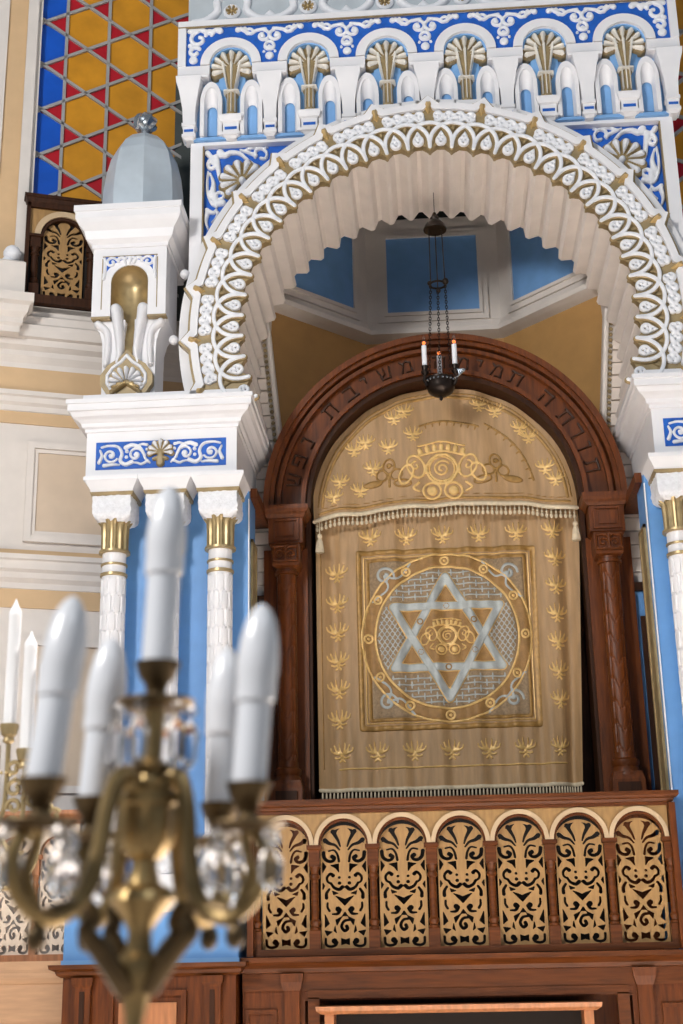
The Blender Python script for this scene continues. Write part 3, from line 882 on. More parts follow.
# gilded niche: half cylinder and quarter sphere, narrowing to a funnel below
v = []; f = []
rows = [(5.60, 0.035), (5.66, 0.03), (5.74, 0.045), (5.84, 0.07), (5.95, 0.11), (6.02, 0.133), (6.23, 0.135)]
rows += [(6.23+0.135*sin(radians(t)), 0.135*cos(radians(t))) for t in (15, 30, 45, 60, 75, 88)]
for z, r in rows:
    for i in range(13):
        a = pi*i/12
        v.append((tc+r*cos(a), 0.012+1.1*r*sin(a), z))
for j in range(len(rows)-1):
    for i in range(12): f.append((j*13+i, j*13+i+1, (j+1)*13+i+1, (j+1)*13+i))
MB().add(v, f).build('gilded_niche', M_goldm, tu, recalc=False)
bp = [(tc-0.22, 6.42), (tc-0.22, 6.445), (tc+0.22, 6.445), (tc+0.22, 6.42)]
arcO = [(tc+0.195*cos(radians(a)), nz-0.01+0.195*sin(radians(a))) for a in range(172, 7, -8)]
tbp = MB().band(arcO, [(x, 6.432) for x, z in arcO], -0.003, 0.02).build('blue_panel', M_blue, tu, smooth=0)
tp = [ST(spiral(-0.135, 0.155, 0.042, 0.012, 30, 400), 0.009, 0.011), ST([(-0.185, 0.19), (-0.18, 0.10), (-0.192, 0.03)], 0.010, 0.014), ST([(-0.08, 0.185), (-0.05, 0.19), (-0.03, 0.145)], 0.012, 0.008),
      ST(spiral(-0.04, 0.195, 0.026, 0.01, 200, -90), 0.009), DI(-0.085, 0.165, 0.012)]
relief(shift_prims(tp+mirror_prims(tp)+[ST([(0, 0.155), (0, 0.195)], 0.012, 0.016)], lambda x, z: (tc+x, nz+z)), 0.006, 0.02, front(-0.002), 0.014,
       clip=[PO([(tc-0.198, 5.9), (tc-0.198, 6.43), (tc+0.198, 6.43), (tc+0.198, 5.9)])]).build('scrollwork', M_relief, tbp, 60)
# console below: curved sides, tulip petals, onion-shaped cartouche
side = [(0.265, 5.955), (0.255, 5.92), (0.215, 5.86), (0.195, 5.78), (0.19, 5.65), (0.19, 5.35)]
cons = MB()
A = [(tc-w, z) for w, z in side]; B = [(tc-0.035, z) for w, z in side]
cons.band(A, B, 0.05, 0.34); cons.band([(2*tc-x, z) for x, z in A], [(2*tc-x, z) for x, z in B], 0.05, 0.34)
cons.box(tc-0.04, tc+0.04, 0.16, 0.34, 5.35, 5.95)
cons.build('console', M_white, tu, smooth=30)
for sx in (-1, 1):
    pt_ = relief([ST([(tc+sx*0.225, 5.92), (tc+sx*0.165, 5.86), (tc+sx*0.150, 5.75), (tc+sx*0.16, 5.6)], 0.03, 0.022)], 0.01, 0.05, front(0.055), 0.03)
    pt_.build('side_volute', M_white, tu, 60)
    pe = relief([ST([(tc+sx*0.098, 6.03), (tc+sx*0.085, 5.93), (tc+sx*0.07, 5.82), (tc+sx*0.06, 5.68), (tc+sx*0.075, 5.6)], 0.042, 0.025)], 0.009, 0.075, front(0.055), 0.04)
    pe.build('tulip_petal', M_white, tu, 60)
on = [(0, 0.21), (0.05, 0.15), (0.12, 0.10), (0.165, 0.03), (0.165, -0.04), (0.13, -0.10), (0.10, -0.125), (-0.10, -0.125), (-0.13, -0.10), (-0.165, -0.04), (-0.165, 0.03), (-0.12, 0.10), (-0.05, 0.15)]
oz = 5.475
gca = MB().prism([(tc+x*1.12, oz+z*1.05) for x, z in on], -0.01, 0.08).build('gilded_cartouche', M_gold, tu, smooth=20)
relief([ST([(tc+x*0.82, oz+z*0.82) for x, z in on[7:]+on[:7]], 0.012, smooth=False)], 0.006, 0.02, front(-0.008), 0.012).build('white_outline', M_relief, gca, 60)
g, w = shell_fan(0.125, 9, 220)
f_ = lambda x, z: (tc+x, oz-0.045+z)
relief(shift_prims(w, f_), 0.006, 0.05, front(-0.006), 0.02).build('shell', M_relief, gca, 60)
relief([ST([(tc, oz-0.05), (tc+0.10*cos(a), oz-0.115+0.07*sin(a))], 0.006, 0.013, False) for a in (0.05, 0.5, 1.0, 1.57, 2.14, 2.64, 3.09)], 0.006, 0.06, front(-0.008), 0.014).build('gilded_fan', M_goldm, gca, 60)
# dome
dp = [(0.30, 6.80), (0.305, 6.83), (0.305, 7.0), (0.30, 7.12), (0.283, 7.26), (0.25, 7.40), (0.20, 7.50), (0.13, 7.575), (0.06, 7.61), (0.03, 7.62)]
dy = 0.30
dmo = MB().lathe(dp, tc+0.015, dy, 0, n=8, M=Matrix.Rotation(radians(12), 3, 'Z')); dmo = dmo.build('dome', M_dome, tu, smooth=12)
MB().lathe([(0.03, 7.60), (0.045, 7.63), (0.03, 7.65), (0.025, 7.67)], tc+0.015, dy, n=14).build('finial_neck', M_silver, dmo)
fb = MB(); N = 24
pr = [(0.085*sin(pi*j/10)+0.002, 7.735-0.085*cos(pi*j/10)) for j in range(11)]
v = []; f = []
for j, (r, z) in enumerate(pr):
    for i in range(N):
        a = 2*pi*i/N+j*0.12; rr = r*(1+0.13*(1 if i % 3 == 0 else -0.4))
        v.append((tc+0.015+rr*cos(a), dy+rr*sin(a), z))
for j in range(10):
    for i in range(N): f.append((j*N+i, j*N+(i+1) % N, (j+1)*N+(i+1) % N, (j+1)*N+i))
fb.add(v, f).build('finial_ball', M_silver, dmo, 60)
# dark strip behind turret: shade on the back wall painted into its colour
gp = structure('wall_shade_strip', (-2.1, 1.0, 5.3))
MB().box(-3.0, -1.7, 1.0, 1.06, 5.3, 8.6).build('painted_shade', M_green, gp, smooth=0)

# ================================================================== ark
ark = thing('holy_ark', 'tall carved walnut ark with a lettered round arch and two columns behind the railing', 'ark', (0, 1.0, 1.6))
KZ = 4.755; YA = 0.85
def aring(r0, r1, y0, y1, nm, m):
    A = [(r0*cos(radians(a)), KZ+r0*sin(radians(a))) for a in range(0, 181, 3)]
    B = [(r1*cos(radians(a)), KZ+r1*sin(radians(a))) for a in range(0, 181, 3)]
    return MB().band(A, B, y0, y1).build(nm, m, ark, smooth=30)
aring(1.0, 1.325, 0.90, 1.10, 'arch_back', M_wood)
aring(1.285, 1.33, 0.80, 0.92, 'outer_moulding', M_wood)
aring(1.255, 1.29, 0.83, 0.92, 'outer_step', M_wood)
aring(1.205, 1.235, 0.85, 0.92, 'text_bead', M_wood)
aring(1.022, 1.055, 0.84, 0.92, 'inner_moulding', M_wood)
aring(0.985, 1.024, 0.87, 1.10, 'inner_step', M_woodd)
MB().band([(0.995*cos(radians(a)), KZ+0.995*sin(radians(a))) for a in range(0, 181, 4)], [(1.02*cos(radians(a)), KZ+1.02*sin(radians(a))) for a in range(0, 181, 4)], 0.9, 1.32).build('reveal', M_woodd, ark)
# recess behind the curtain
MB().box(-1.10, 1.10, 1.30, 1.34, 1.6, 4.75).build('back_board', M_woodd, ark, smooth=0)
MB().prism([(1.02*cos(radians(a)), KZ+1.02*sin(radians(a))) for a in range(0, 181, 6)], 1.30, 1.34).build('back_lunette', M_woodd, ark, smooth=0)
HB = {  # strokes in a unit box: x to the right, y up
 'tav': [([(.05, .92), (.92, .92)], .09), ([(.86, .92), (.86, 0)], .08), ([(.24, .92), (.24, .1), (.05, .04)], .07)],
 'vav': [([(.25, .92), (.62, .92)], .09), ([(.57, .92), (.57, 0)], .08)],
 'resh': [([(.05, .92), (.8, .92)], .09), ([(.8, .9), (.8, 0)], .08)],
 'he': [([(.05, .92), (.9, .92)], .09), ([(.86, .92), (.86, 0)], .08), ([(.22, .58), (.22, 0)], .08)],
 'mem': [([(.1, .95), (.36, .72), (.16, .0)], .075), ([(.3, .75), (.55, .95), (.85, .8), (.9, .06), (.5, .06)], .08)],
 'yod': [([(.3, .92), (.66, .92)], .09), ([(.62, .92), (.6, .52)], .08)],
 'shin': [([(.06, .95), (.22, .07), (.8, .07), (.94, .95)], .075), ([(.5, .95), (.48, .5), (.22, .3)], .07)],
 'bet': [([(.1, .92), (.76, .92), (.78, .07)], .085), ([(.03, .07), (.96, .07)], .09)],
 'nun': [([(.38, .92), (.7, .92), (.72, .07), (.25, .07)], .085)],
 'pe': [([(.14, .55), (.14, .92), (.86, .92), (.88, .07), (.1, .07)], .08), ([(.14, .55), (.45, .52)], .07)],
}
# positions round the arch, degrees from the crown (clockwise positive), read from the right foot over to the left foot
INS = [('tav', 77.5), ('vav', 69.5), ('resh', 62.5), ('tav', 55.5), ('he', 45),
       ('tav', 31), ('mem', 23), ('yod', 16), ('mem', 9.5), ('he', 0.5),
       ('mem', -12.5), ('shin', -21), ('yod', -29.5), ('bet', -36.5), ('tav', -47), ('nun', -62.5), ('pe', -70.5), ('shin', -78.5)]
for L, a in INS:
    mb = relief([('s', [((x-0.5)*0.105, (y-0.5)*0.105) for x, y in p], w*0.105, w*0.105) for p, w in HB[L]], 0.006, 0.018, front(0), 0.01)
    o = link('hebrew_letter', mb.mesh('hebrew_letter', M_letter, O, 60), ark, roty=radians(a))
    o.location = Vector((1.13*sin(radians(a)), 0.902, KZ+1.13*cos(radians(a))))-wloc(ark)
# columns, imposts
AC = 1.165
chev = []
def chevron_shaft(z0, z1, r):
    nu, nv = 48, 150
    v = []; f = []
    for j in range(nv+1):
        z = z0+(z1-z0)*j/nv
        for i in range(nu):
            u = i/nu*8
            w = abs(u % 2-1)              # 0..1 zigzag
            k = (z/0.155+w*0.55) % 1
            e = -0.004 if k < 0.13 or abs(w-0.0) < 0.001 else 0
            edge = -0.002 if (w < 0.10 and k > 0.5) else 0
            a = 2*pi*i/nu
            rr = r+e+edge
            v.append((rr*cos(a), rr*sin(a), z))
    for j in range(nv):
        for i in range(nu): f.append((j*nu+i, j*nu+(i+1) % nu, (j+1)*nu+(i+1) % nu, (j+1)*nu+i))
    return MB().add(v, f)
sh = chevron_shaft(2.88, 4.235, 0.072).mesh('chevron_shaft', M_wood, O, 20)
for s in (-1, 1):
    cx = s*AC
    link('chevron_shaft', sh, ark, Vector((cx, 0.87, 0))-wloc(ark))
    MB().lathe([(0.072, 4.235), (0.088, 4.24), (0.088, 4.26), (0.075, 4.265), (0.075, 4.285)], cx, 0.87, n=24).build('necking', M_wood, ark)
    MB().lathe([(0.085, 2.66), (0.098, 2.70), (0.105, 2.74), (0.085, 2.79), (0.096, 2.81), (0.096, 2.835), (0.076, 2.85), (0.073, 2.89)], cx, 0.87, n=24).build('column_base', M_wood, ark)
    pdo = MB().rects(cx-0.11, cx+0.11, 0.76, 1.02, [(0.0, 1.6), (0, 2.70), (-0.012, 2.74), (-0.012, 2.755)]).build('pedestal', M_wood, ark, smooth=0)
    MB().box(cx-0.075, cx+0.075, 0.745, 0.765, 2.55, 2.68).build('pedestal_key', M_woodd, pdo, smooth=0)
    # carved cube capital
    cpo = MB().rects(cx-0.105, cx+0.105, 0.785, 1.0, [(-0.03, 4.285), (-0.01, 4.30), (0, 4.34), (0, 4.455), (0.012, 4.46)]).build('capital', M_wood, ark, smooth=0)
    cp = [ST(spiral(-0.042, -0.005, 0.032, 0.01, 20, 330), 0.008, 0.009), ST([(-0.075, 0.045), (-0.03, 0.05), (0, 0.02)], 0.008), ST([(-0.078, -0.04), (-0.04, -0.055), (0, -0.03)], 0.008)]
    relief(shift_prims(cp+mirror_prims(cp)+[ST([(0, 0.045), (0, -0.05)], 0.010), ST([(-0.088, 0.055), (-0.088, -0.055), (0.088, -0.055), (0.088, 0.055), (-0.088, 0.055)], 0.008, smooth=False)], lambda x, z: (cx+x, 4.385+z)), 0.006, 0.022, front(0.787), 0.01).build('capital_carving', M_wood, cpo, 60)
    # impost block with a sunk panel
    imo = MB().rects(cx-0.125, cx+0.125, 0.80, 1.05, [(0.0, 4.47), (0, 4.66), (0.012, 4.665)]).build('impost_block', M_wood, ark, smooth=0)
    fm = MB()
    for a in ((-0.10, 0.10, 4.635, 4.652), (-0.10, 0.10, 4.487, 4.503), (-0.10, -0.082, 4.503, 4.635), (0.082, 0.10, 4.503, 4.635)):
        fm.box(cx+a[0], cx+a[1], 0.785, 0.805, a[2], a[3])
    fm.build('impost_frame', M_wood, imo, smooth=0)
    MB().box(cx-0.062, cx+0.062, 0.79, 0.802, 4.522, 4.618).build('impost_panel', M_wood, imo, smooth=0)
    MB().rects(cx-0.135, cx+0.135, 0.79, 1.05, [(0, 4.66), (0.012, 4.685), (0.028, 4.70), (0.036, 4.72), (0.036, 4.752)]).build('impost_moulding', M_wood, ark, smooth=0)
    # pilaster board behind the column, and dark reveal
    a, b = sorted((s*1.02, s*1.345))
    MB().box(a, b, 0.98, 1.03, 1.6, 4.47).build('side_board', M_wood, ark, smooth=0)
    a, b = sorted((s*0.995, s*1.03))
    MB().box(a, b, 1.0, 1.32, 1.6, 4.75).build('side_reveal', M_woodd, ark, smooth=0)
MB().box(-1.30, 1.30, 0.75, 1.34, 0.0, 1.62).build('ark_foot', M_dark, ark, smooth=0)  # foot and base near-black: shade behind the fretwork put into the colour
MB().box(-1.02, 1.02, 0.8, 1.3, 1.6, 2.56).build('ark_base', M_dark, ark, smooth=0)

# ================================================================== curtain of the ark
YC = 1.09
cur = thing('ark_curtain', 'beige brocade curtain embroidered with a silver hexagram in a gold square', 'curtain', (0, YC, 2.65))
def fold(x, z):
    t = max(0, min(1, (z-2.6)/2.0))
    e = min(1, max(0, (abs(x)-0.55)/0.35))
    return (0.012+0.016*e)*sin(x*21+1.3+0.5*sin(z*1.3))+0.008*sin(x*47+z*0.8)+0.022*e*sin(x*15+0.4)-0.006*sin(z*2.1+x)
def curmap(y0):
    def m(u, v, h):
        t = (4.75-v)/2.0
        k = 1.0-0.115*max(0, t)*min(1.0, max(0, u))**2
        x = u*k-0.0
        return (x, y0+fold(u, v)-h, v)
    return m
def sheet(u0, u1, v0, v1, nu, nv, fm, thick=0.006, top=None):
    v = []; f = []
    for j in range(nv+1):
        for i in range(nu+1):
            u = u0+(u1-u0)*i/nu
            t = top(u) if top else v1
            lo = v0(u) if callable(v0) else v0
            v.append(fm(u, lo+(t-lo)*j/nv, 0))
    n = (nu+1)*(nv+1)
    v += [(x, y+thick, z) for x, y, z in v]
    for j in range(nv):
        for i in range(nu):
            a = j*(nu+1)+i
            f.append((a, a+1, a+nu+2, a+nu+1)); f.append((n+a, n+a+nu+1, n+a+nu+2, n+a+1))
    return MB().add(v, f)
cm = curmap(YC)
sheet(-0.965, 1.005, 2.70, 4.85, 120, 60, cm).build('cloth', M_cloth, cur, 60)
def emb(nm, prims, m, step=0.011, h=0.006, lift=0.001, par=cur, mp=None, w=None, clip=None):
    mp = mp or cm
    g = lambda u, v, hh: mp(u, v, hh+lift)
    return relief(prims, step, h, g, w or h*1.5, clip=clip).build(nm, m, par, 60)
CX, CZ = -0.013, 3.798
fx0, fx1, fz0, fz1 = -0.65, 0.645, 3.14, 4.45
def rectline(x0, x1, z0, z1, w): return ST([(x0, z0), (x1, z0), (x1, z1), (x0, z1), (x0, z0)], w, smooth=False)
emb('gold_square', [rectline(fx0, fx1, fz0, fz1, 0.019)], M_thread, 0.014, 0.008)
emb('gold_square_inner', [rectline(fx0+0.065, fx1-0.065, fz0+0.06, fz1-0.06, 0.012)], M_thread, 0.012, 0.006)
emb('gold_square_line', [rectline(fx0+0.038, fx1-0.038, fz0+0.036, fz1-0.036, 0.005)], M_threadb, 0.010, 0.006)
def circ(r, w, n=64): return ('s', [(CX+r*cos(2*pi*i/n), CZ+r*sin(2*pi*i/n)) for i in range(n+1)], w, w)
for sx, sz in ((-1, -1), (-1, 1), (1, -1), (1, 1)):   # silver corners outside the ring
    xa, za = (fx0+0.08 if sx < 0 else fx1-0.08), (fz0+0.075 if sz < 0 else fz1-0.075)
    pc = [PO([(xa, za), (xa-sx*0.42, za)]+[(CX+sx*0.61*cos(radians(t)), CZ+sz*0.61*sin(radians(t))) for t in (72, 60, 45, 30, 18)]+[(xa, za-sz*0.42)])]
    sco = emb('silver_corner', pc, M_sfield, 0.014, 0.004)
    cc = (xa-sx*0.11, za-sz*0.11)
    emb('corner_scroll', [ST(spiral(cc[0], cc[1], 0.07, 0.02, 0, 420), 0.010), ST([(xa-sx*0.02, za-sz*0.3), (cc[0]-sx*0.02, cc[1]-sz*0.1), (cc[0], cc[1])], 0.010), ST([(xa-sx*0.3, za-sz*0.02), (cc[0]-sx*0.1, cc[1]-sz*0.02), (cc[0], cc[1])], 0.010)], M_sthread, 0.009, 0.005, 0.004, par=sco)
grb = emb('gold_ring_band', [circ(0.575, 0.042)], M_field, 0.014, 0.006)
emb('ring_edging', [circ(0.623, 0.009)], M_threadb, 0.010, 0.008, 0.002, par=grb)
emb('ring_edging', [circ(0.527, 0.009)], M_threadb, 0.010, 0.008, 0.002, par=grb)
for i in range(12):
    a = 2*pi*i/12+pi/2
    emb('ring_medallion', [('s', [(CX+0.575*cos(a)+0.03*cos(t), CZ+0.575*sin(a)+0.03*sin(t)) for t in np.linspace(0, 2*pi, 13)], 0.008, 0.008), DI(CX+0.575*cos(a), CZ+0.575*sin(a), 0.012)], M_threadb, 0.008, 0.007, 0.006, par=grb)
sfo = emb('silver_field', [DI(CX, CZ, 0.518)], M_sfield, 0.016, 0.003, w=0.01)
RSx = 0.497
def tip6(r, k): a = radians(90+60*k); return (CX+r*cos(a), CZ+r*sin(a))
# hatching: brick lines above and below, lattice at the sides
clipc = [DI(CX, CZ, 0.512)]
for sg in (-1, 1):
    hl = []
    for k in range(1, 6):
        zz = CZ+sg*(0.26+k*0.044)
        hl.append(ST([(CX-0.45, zz), (CX+0.45, zz)], 0.0052, smooth=False))
        for q in range(-5, 6):
            xx = CX+(q+0.5*(k % 2))*0.09
            hl.append(ST([(xx, zz-0.022*sg), (xx, zz+0.022*sg)], 0.0052, smooth=False))
    emb('brick_hatching', hl, M_sthread, 0.0062, 0.004, 0.004, clip=clipc, par=sfo)
for sg in (-1, 1):
    hl = []
    for k in range(-6, 7):
        for d in (-1, 1):
            x0 = CX+sg*0.40
            hl.append(ST([(x0-0.14, CZ+k*0.055-0.2*d), (x0+0.14, CZ+k*0.055+0.2*d)], 0.0035, smooth=False))
    b = 1 if sg < 0 else 4
    emb('lattice_hatching', hl, M_sthread, 0.008, 0.004, 0.004, par=sfo, clip=[PO([tip6(0.51, b), tip6(0.29, b+.5), tip6(0.51, b+1), tip6(0.505, b+.75), tip6(0.515, b+.5), tip6(0.505, b+.25)])])
emb('star_field', [PO([tip6(0.45, k) if k == int(k) else tip6(0.27, k) for k in np.arange(0, 6, 0.5)])], M_field, 0.013, 0.007, 0.001, w=0.01)
for j, tri in enumerate(((0, 2, 4), (1, 3, 5))):
    pts = [tip6(RSx-0.045, k) for k in tri]
    hxo = emb('hexagram_edging', [ST(pts+[pts[0]], 0.036, smooth=False)], M_threadb, 0.010, 0.007, 0.006+0.003*j, w=0.004)
    emb('hexagram_band', [ST(pts+[pts[0]], 0.030, smooth=False)], M_sthread, 0.010, 0.009, 0.009+0.003*j, par=hxo, w=0.004)
    for k in range(3):
        a, b = pts[k], pts[(k+1) % 3]
        m = ((a[0]+b[0])/2, (a[1]+b[1])/2)
        emb('star_rosette', [('s', [(m[0]+0.02*cos(t), m[1]+0.02*sin(t)) for t in np.linspace(0, 2*pi, 11)], 0.005, 0.005)], M_thread, 0.006, 0.006, 0.017, par=hxo)
def oval(cx, cz, a, b, rot=0, n=17):
    c, q = cos(radians(rot)), sin(radians(rot))
    return [(cx+a*cos(t)*c-b*sin(t)*q, cz+a*cos(t)*q+b*sin(t)*c) for t in np.linspace(0, 2*pi, n)]
def rose(cx, cz, k):
    w = k*0.0055
    pr = [('s', oval(cx, cz, k*0.066, k*0.066, n=21), w, w), ('s', oval(cx, cz, k*0.054, k*0.054, n=21), w*0.7, w*0.7),
          ('s', spiral(cx, cz, k*0.038, k*0.008, 40, 620, 26), w*0.9, w*0.9)]
    for sx in (-1, 1):
        pr += [('s', oval(cx+sx*k*0.112, cz+k*0.012, k*0.036, k*0.052, -sx*20), w, w), ('s', oval(cx+sx*k*0.155, cz-k*0.02, k*0.028, k*0.045, sx*25), w, w),
               ('s', spiral(cx+sx*k*0.112, cz+k*0.015, k*0.022, k*0.006, 90, 90-sx*330, 14), w*0.8, w*0.8),
               ('s', oval(cx+sx*k*0.046, cz-k*0.098, k*0.038, k*0.036, -sx*20), w, w), DI(cx+sx*k*0.046, cz-k*0.098, k*0.022),
               ST([(cx+sx*k*0.10, cz-k*0.06), (cx+sx*k*0.125, cz-k*0.085), (cx+sx*k*0.10, cz-k*0.10)], w)]
    for q in range(-3, 4):
        pr.append(ST([(cx+q*k*0.030, cz+k*(0.094-0.002*q*q)), (cx+q*k*0.031, cz+k*(0.104-0.002*q*q))], k*0.011, k*0.011, False))
    pr.append(ST([(cx-k*0.10, cz+k*0.062), (cx, cz+k*0.080), (cx+k*0.10, cz+k*0.062)], w))
    pr.append(ST([(cx-k*0.10, cz+k*0.105), (cx, cz+k*0.124), (cx+k*0.10, cz+k*0.105)], w*0.8))
    return pr
emb('center_rose', rose(CX, CZ+0.005, 1.05), M_threadb, 0.008, 0.010, 0.008)
def crown(cx, cz, k=1.0, flip=1):
    pr = []
    for sx in (-1, 1):
        pr += [ST([(cx+sx*0.012*k, cz-0.03*k), (cx+sx*0.04*k, cz-0.01*k), (cx+sx*0.058*k, cz+0.03*k)], 0.011*k, 0.007*k),
               ST([(cx+sx*0.03*k, cz-0.035*k), (cx+sx*0.075*k, cz-0.015*k), (cx+sx*0.085*k, cz+0.012*k)], 0.009*k, 0.005*k),
               ST([(cx+sx*0.008*k, cz-0.035*k), (cx+sx*0.02*k, cz+0.01*k), (cx+sx*0.022*k, cz+0.05*k)], 0.008*k, 0.005*k),
               ST([(cx, cz-0.052*k), (cx+sx*0.03*k, cz-0.065*k), (cx+sx*0.05*k, cz-0.06*k)], 0.006*k, 0.009*k), ST([(cx, cz-0.07*k), (cx+sx*0.018*k, cz-0.092*k)], 0.006*k, 0.009*k, False)]
    return pr+[DI(cx, cz-0.045*k, 0.012*k)]
spots = [(-0.815, z) for z in (4.33, 4.10, 3.885, 3.67, 3.46, 3.24)]+[(0.815, z) for z in (4.39, 4.175, 3.965, 3.76, 3.545, 3.335)]
spots += [(x, 3.0) for x in (-0.80, -0.545, -0.28, -0.015, 0.25, 0.52, 0.80)]+[(x, 4.60) for x in (-0.56, -0.29, -0.02, 0.25, 0.53, 0.80)]
for i, (x, z) in enumerate(spots):
    emb('embroidered_crown', crown(x, z, 0.95), M_threadb, 0.008, 0.008, 0.001)
emb('gold_line', [ST([(-0.82, 2.86), (0.86, 2.86)], 0.007, smooth=False)], M_threadb, 0.011, 0.006)
emb('side_line', [ST([(-0.93, 2.86), (-0.93, 4.6)], 0.004, smooth=False)], M_thread, 0.010, 0.005)
hbo = emb('hem_braid', [ST([(-0.955, 2.712), (1.0, 2.712)], 0.014, smooth=False)], M_fringe, 0.012, 0.010, 0.002)
fr = MB()
for i in range(74):
    u = -0.955+1.955*(i+0.5)/74
    x, y, z = cm(u, 2.70, 0.004)
    fr.lathe([(0.003, 0), (0.007, -0.015), (0.008, -0.05), (0.001, -0.055)], x, y, z, n=5)
fr.build('hem_fringe', M_fringe, hbo, 60, kind='stuff')

# valance in front
YV = 1.02
va = thing('curtain_valance', 'half-round beige valance with embroidered flowers and a beaded fringe above the curtain', 'valance', (0, YV, 4.75))
def vfold(x, z):
    t = max(0, min(1, (5.5-z)/0.9))
    return 0.020*t*sin(x*11+0.6)+0.008*sin(x*23+z*2)+0.005*sin(z*7+x*5)
def vm(u, v, h): return (u, YV+vfold(u, v)-h, v)
def hem(u): return 4.695+0.085*(1-(u/0.98)**2)**1.0+0.012*u+0.008*sin(u*13)
sheet(-0.975, 0.985, hem, None, 100, 44, vm, 0.006, top=lambda u: max(hem(u)+0.01, 4.74+0.985*sqrt(max(0, 1-(u/0.992)**2)))).build('cloth', M_cloth, va, 60)
ve = lambda nm, pr, m, step=0.010, h=0.006, lift=0.001, **k: emb(nm, pr, m, step, h, lift, va, vm, **k)
for r, w in ((0.945, 0.006), (0.915, 0.012)):
    ve('arched_line', [('s', [(0.004+r*cos(radians(t)), 4.74+r*sin(radians(t))) for t in range(4, 177, 4)], w, w)], M_thread)
ve('hem_line', [('s', [(u, hem(u)+0.055) for u in np.linspace(-0.93, 0.93, 40)], 0.010, 0.010)], M_thread)
ve('hem_line', [('s', [(u, hem(u)+0.085) for u in np.linspace(-0.93, 0.93, 40)], 0.004, 0.004)], M_thread)
vbo = ve('hem_braid', [('s', [(u, hem(u)+0.008) for u in np.linspace(-0.97, 0.98, 50)], 0.016, 0.016)], M_fringe, 0.010, 0.012, 0.002)
ve('rose_emblem', rose(0.0, 5.07, 1.75), M_threadb, 0.0085, 0.012)
for sx in (-1, 1):
    c = (sx*0.40, 5.0)
    w = 0.0075
    pr = [('s', oval(c[0]+sx*0.0, c[1]+0.11, 0.042, 0.058, sx*12), w, w), ('s', oval(c[0]-sx*0.055, c[1]+0.045, 0.045, 0.040, -sx*30), w, w), ('s', oval(c[0]+sx*0.055, c[1]+0.035, 0.040, 0.045, sx*30), w, w),
          ('p', oval(c[0]+sx*0.125, c[1]-0.035, 0.075, 0.028, -sx*12)[:-1]), ('s', oval(c[0]-sx*0.10, c[1]-0.03, 0.065, 0.028, sx*8), w, w), ST([(c[0], c[1]+0.03), (c[0], c[1]-0.05)], 0.009), ST(spiral(c[0], c[1]+0.11, 0.022, 0.006, 0, 420), 0.006)]
    ve('side_flower', pr, M_thread, 0.0085, 0.010)
for x, z in ((-0.77, 5.02), (-0.82, 4.90), (-0.66, 5.28), (-0.57, 5.33), (-0.35, 5.52), (-0.27, 5.57), (-0.40, 5.29), (-0.52, 5.12), (-0.62, 4.95), (0.30, 5.60), (0.42, 5.55), (0.60, 5.40), (0.66, 5.33), (0.77, 5.08), (0.84, 4.98), (-0.21, 5.38)):
    ve('embroidered_flower', crown(x, z, 0.85), M_threadb, 0.008, 0.007)
for i in range(16):
    a = radians(103-i*7.2) if i < 8 else radians(60-(i-8)*6.6)
    r = 0.62 if i < 8 else 0.66
    if i < 8: a = radians(105-i*5.2)
    c = (0.03+r*cos(a), 4.83+r*sin(a))
    t = a-pi/2
    ve('lettering_stroke', [ST([(c[0]-0.03*cos(t), c[1]-0.03*sin(t)), (c[0]+0.03*cos(t), c[1]+0.03*sin(t))], 0.008, 0.009, False), ST([(c[0]+0.012*cos(t), c[1]+0.012*sin(t)), (c[0]+0.012*cos(t)+0.03*sin(t), c[1]+0.012*sin(t)-0.03*cos(t))], 0.006, 0.006, False)], M_thread, 0.008, 0.006)
fr = MB()
for i in range(58):
    u = -0.965+1.94*(i+0.5)/58
    x, y, z = vm(u, hem(u), 0.008)
    fr.lathe([(0.003, 0.0), (0.003, -0.024), (0.0085, -0.030), (0.0085, -0.038), (0.004, -0.044), (0.012, -0.052), (0.0135, -0.064), (0.010, -0.076), (0.001, -0.082)], x, y, z, n=6)
fr.build('beaded_fringe', M_fringe, vbo, 60, kind='stuff')
for u, nm in ((-0.93, 0), (0.955, 1)):
    x, y, z = vm(u, hem(u)-0.02, 0.03)
    ts = MB().tube([(x, y, z), (x, y, z-0.09)], 0.004, 6)
    ts.lathe([(0.002, -0.085), (0.016, -0.095), (0.019, -0.11), (0.012, -0.125), (0.022, -0.15), (0.033, -0.225), (0.030, -0.235), (0.001, -0.235)], x, y, z, n=12, mod=lambda i, j: 1+0.08*(i % 2))
    ts.build('corner_tassel', M_fringe, vbo)

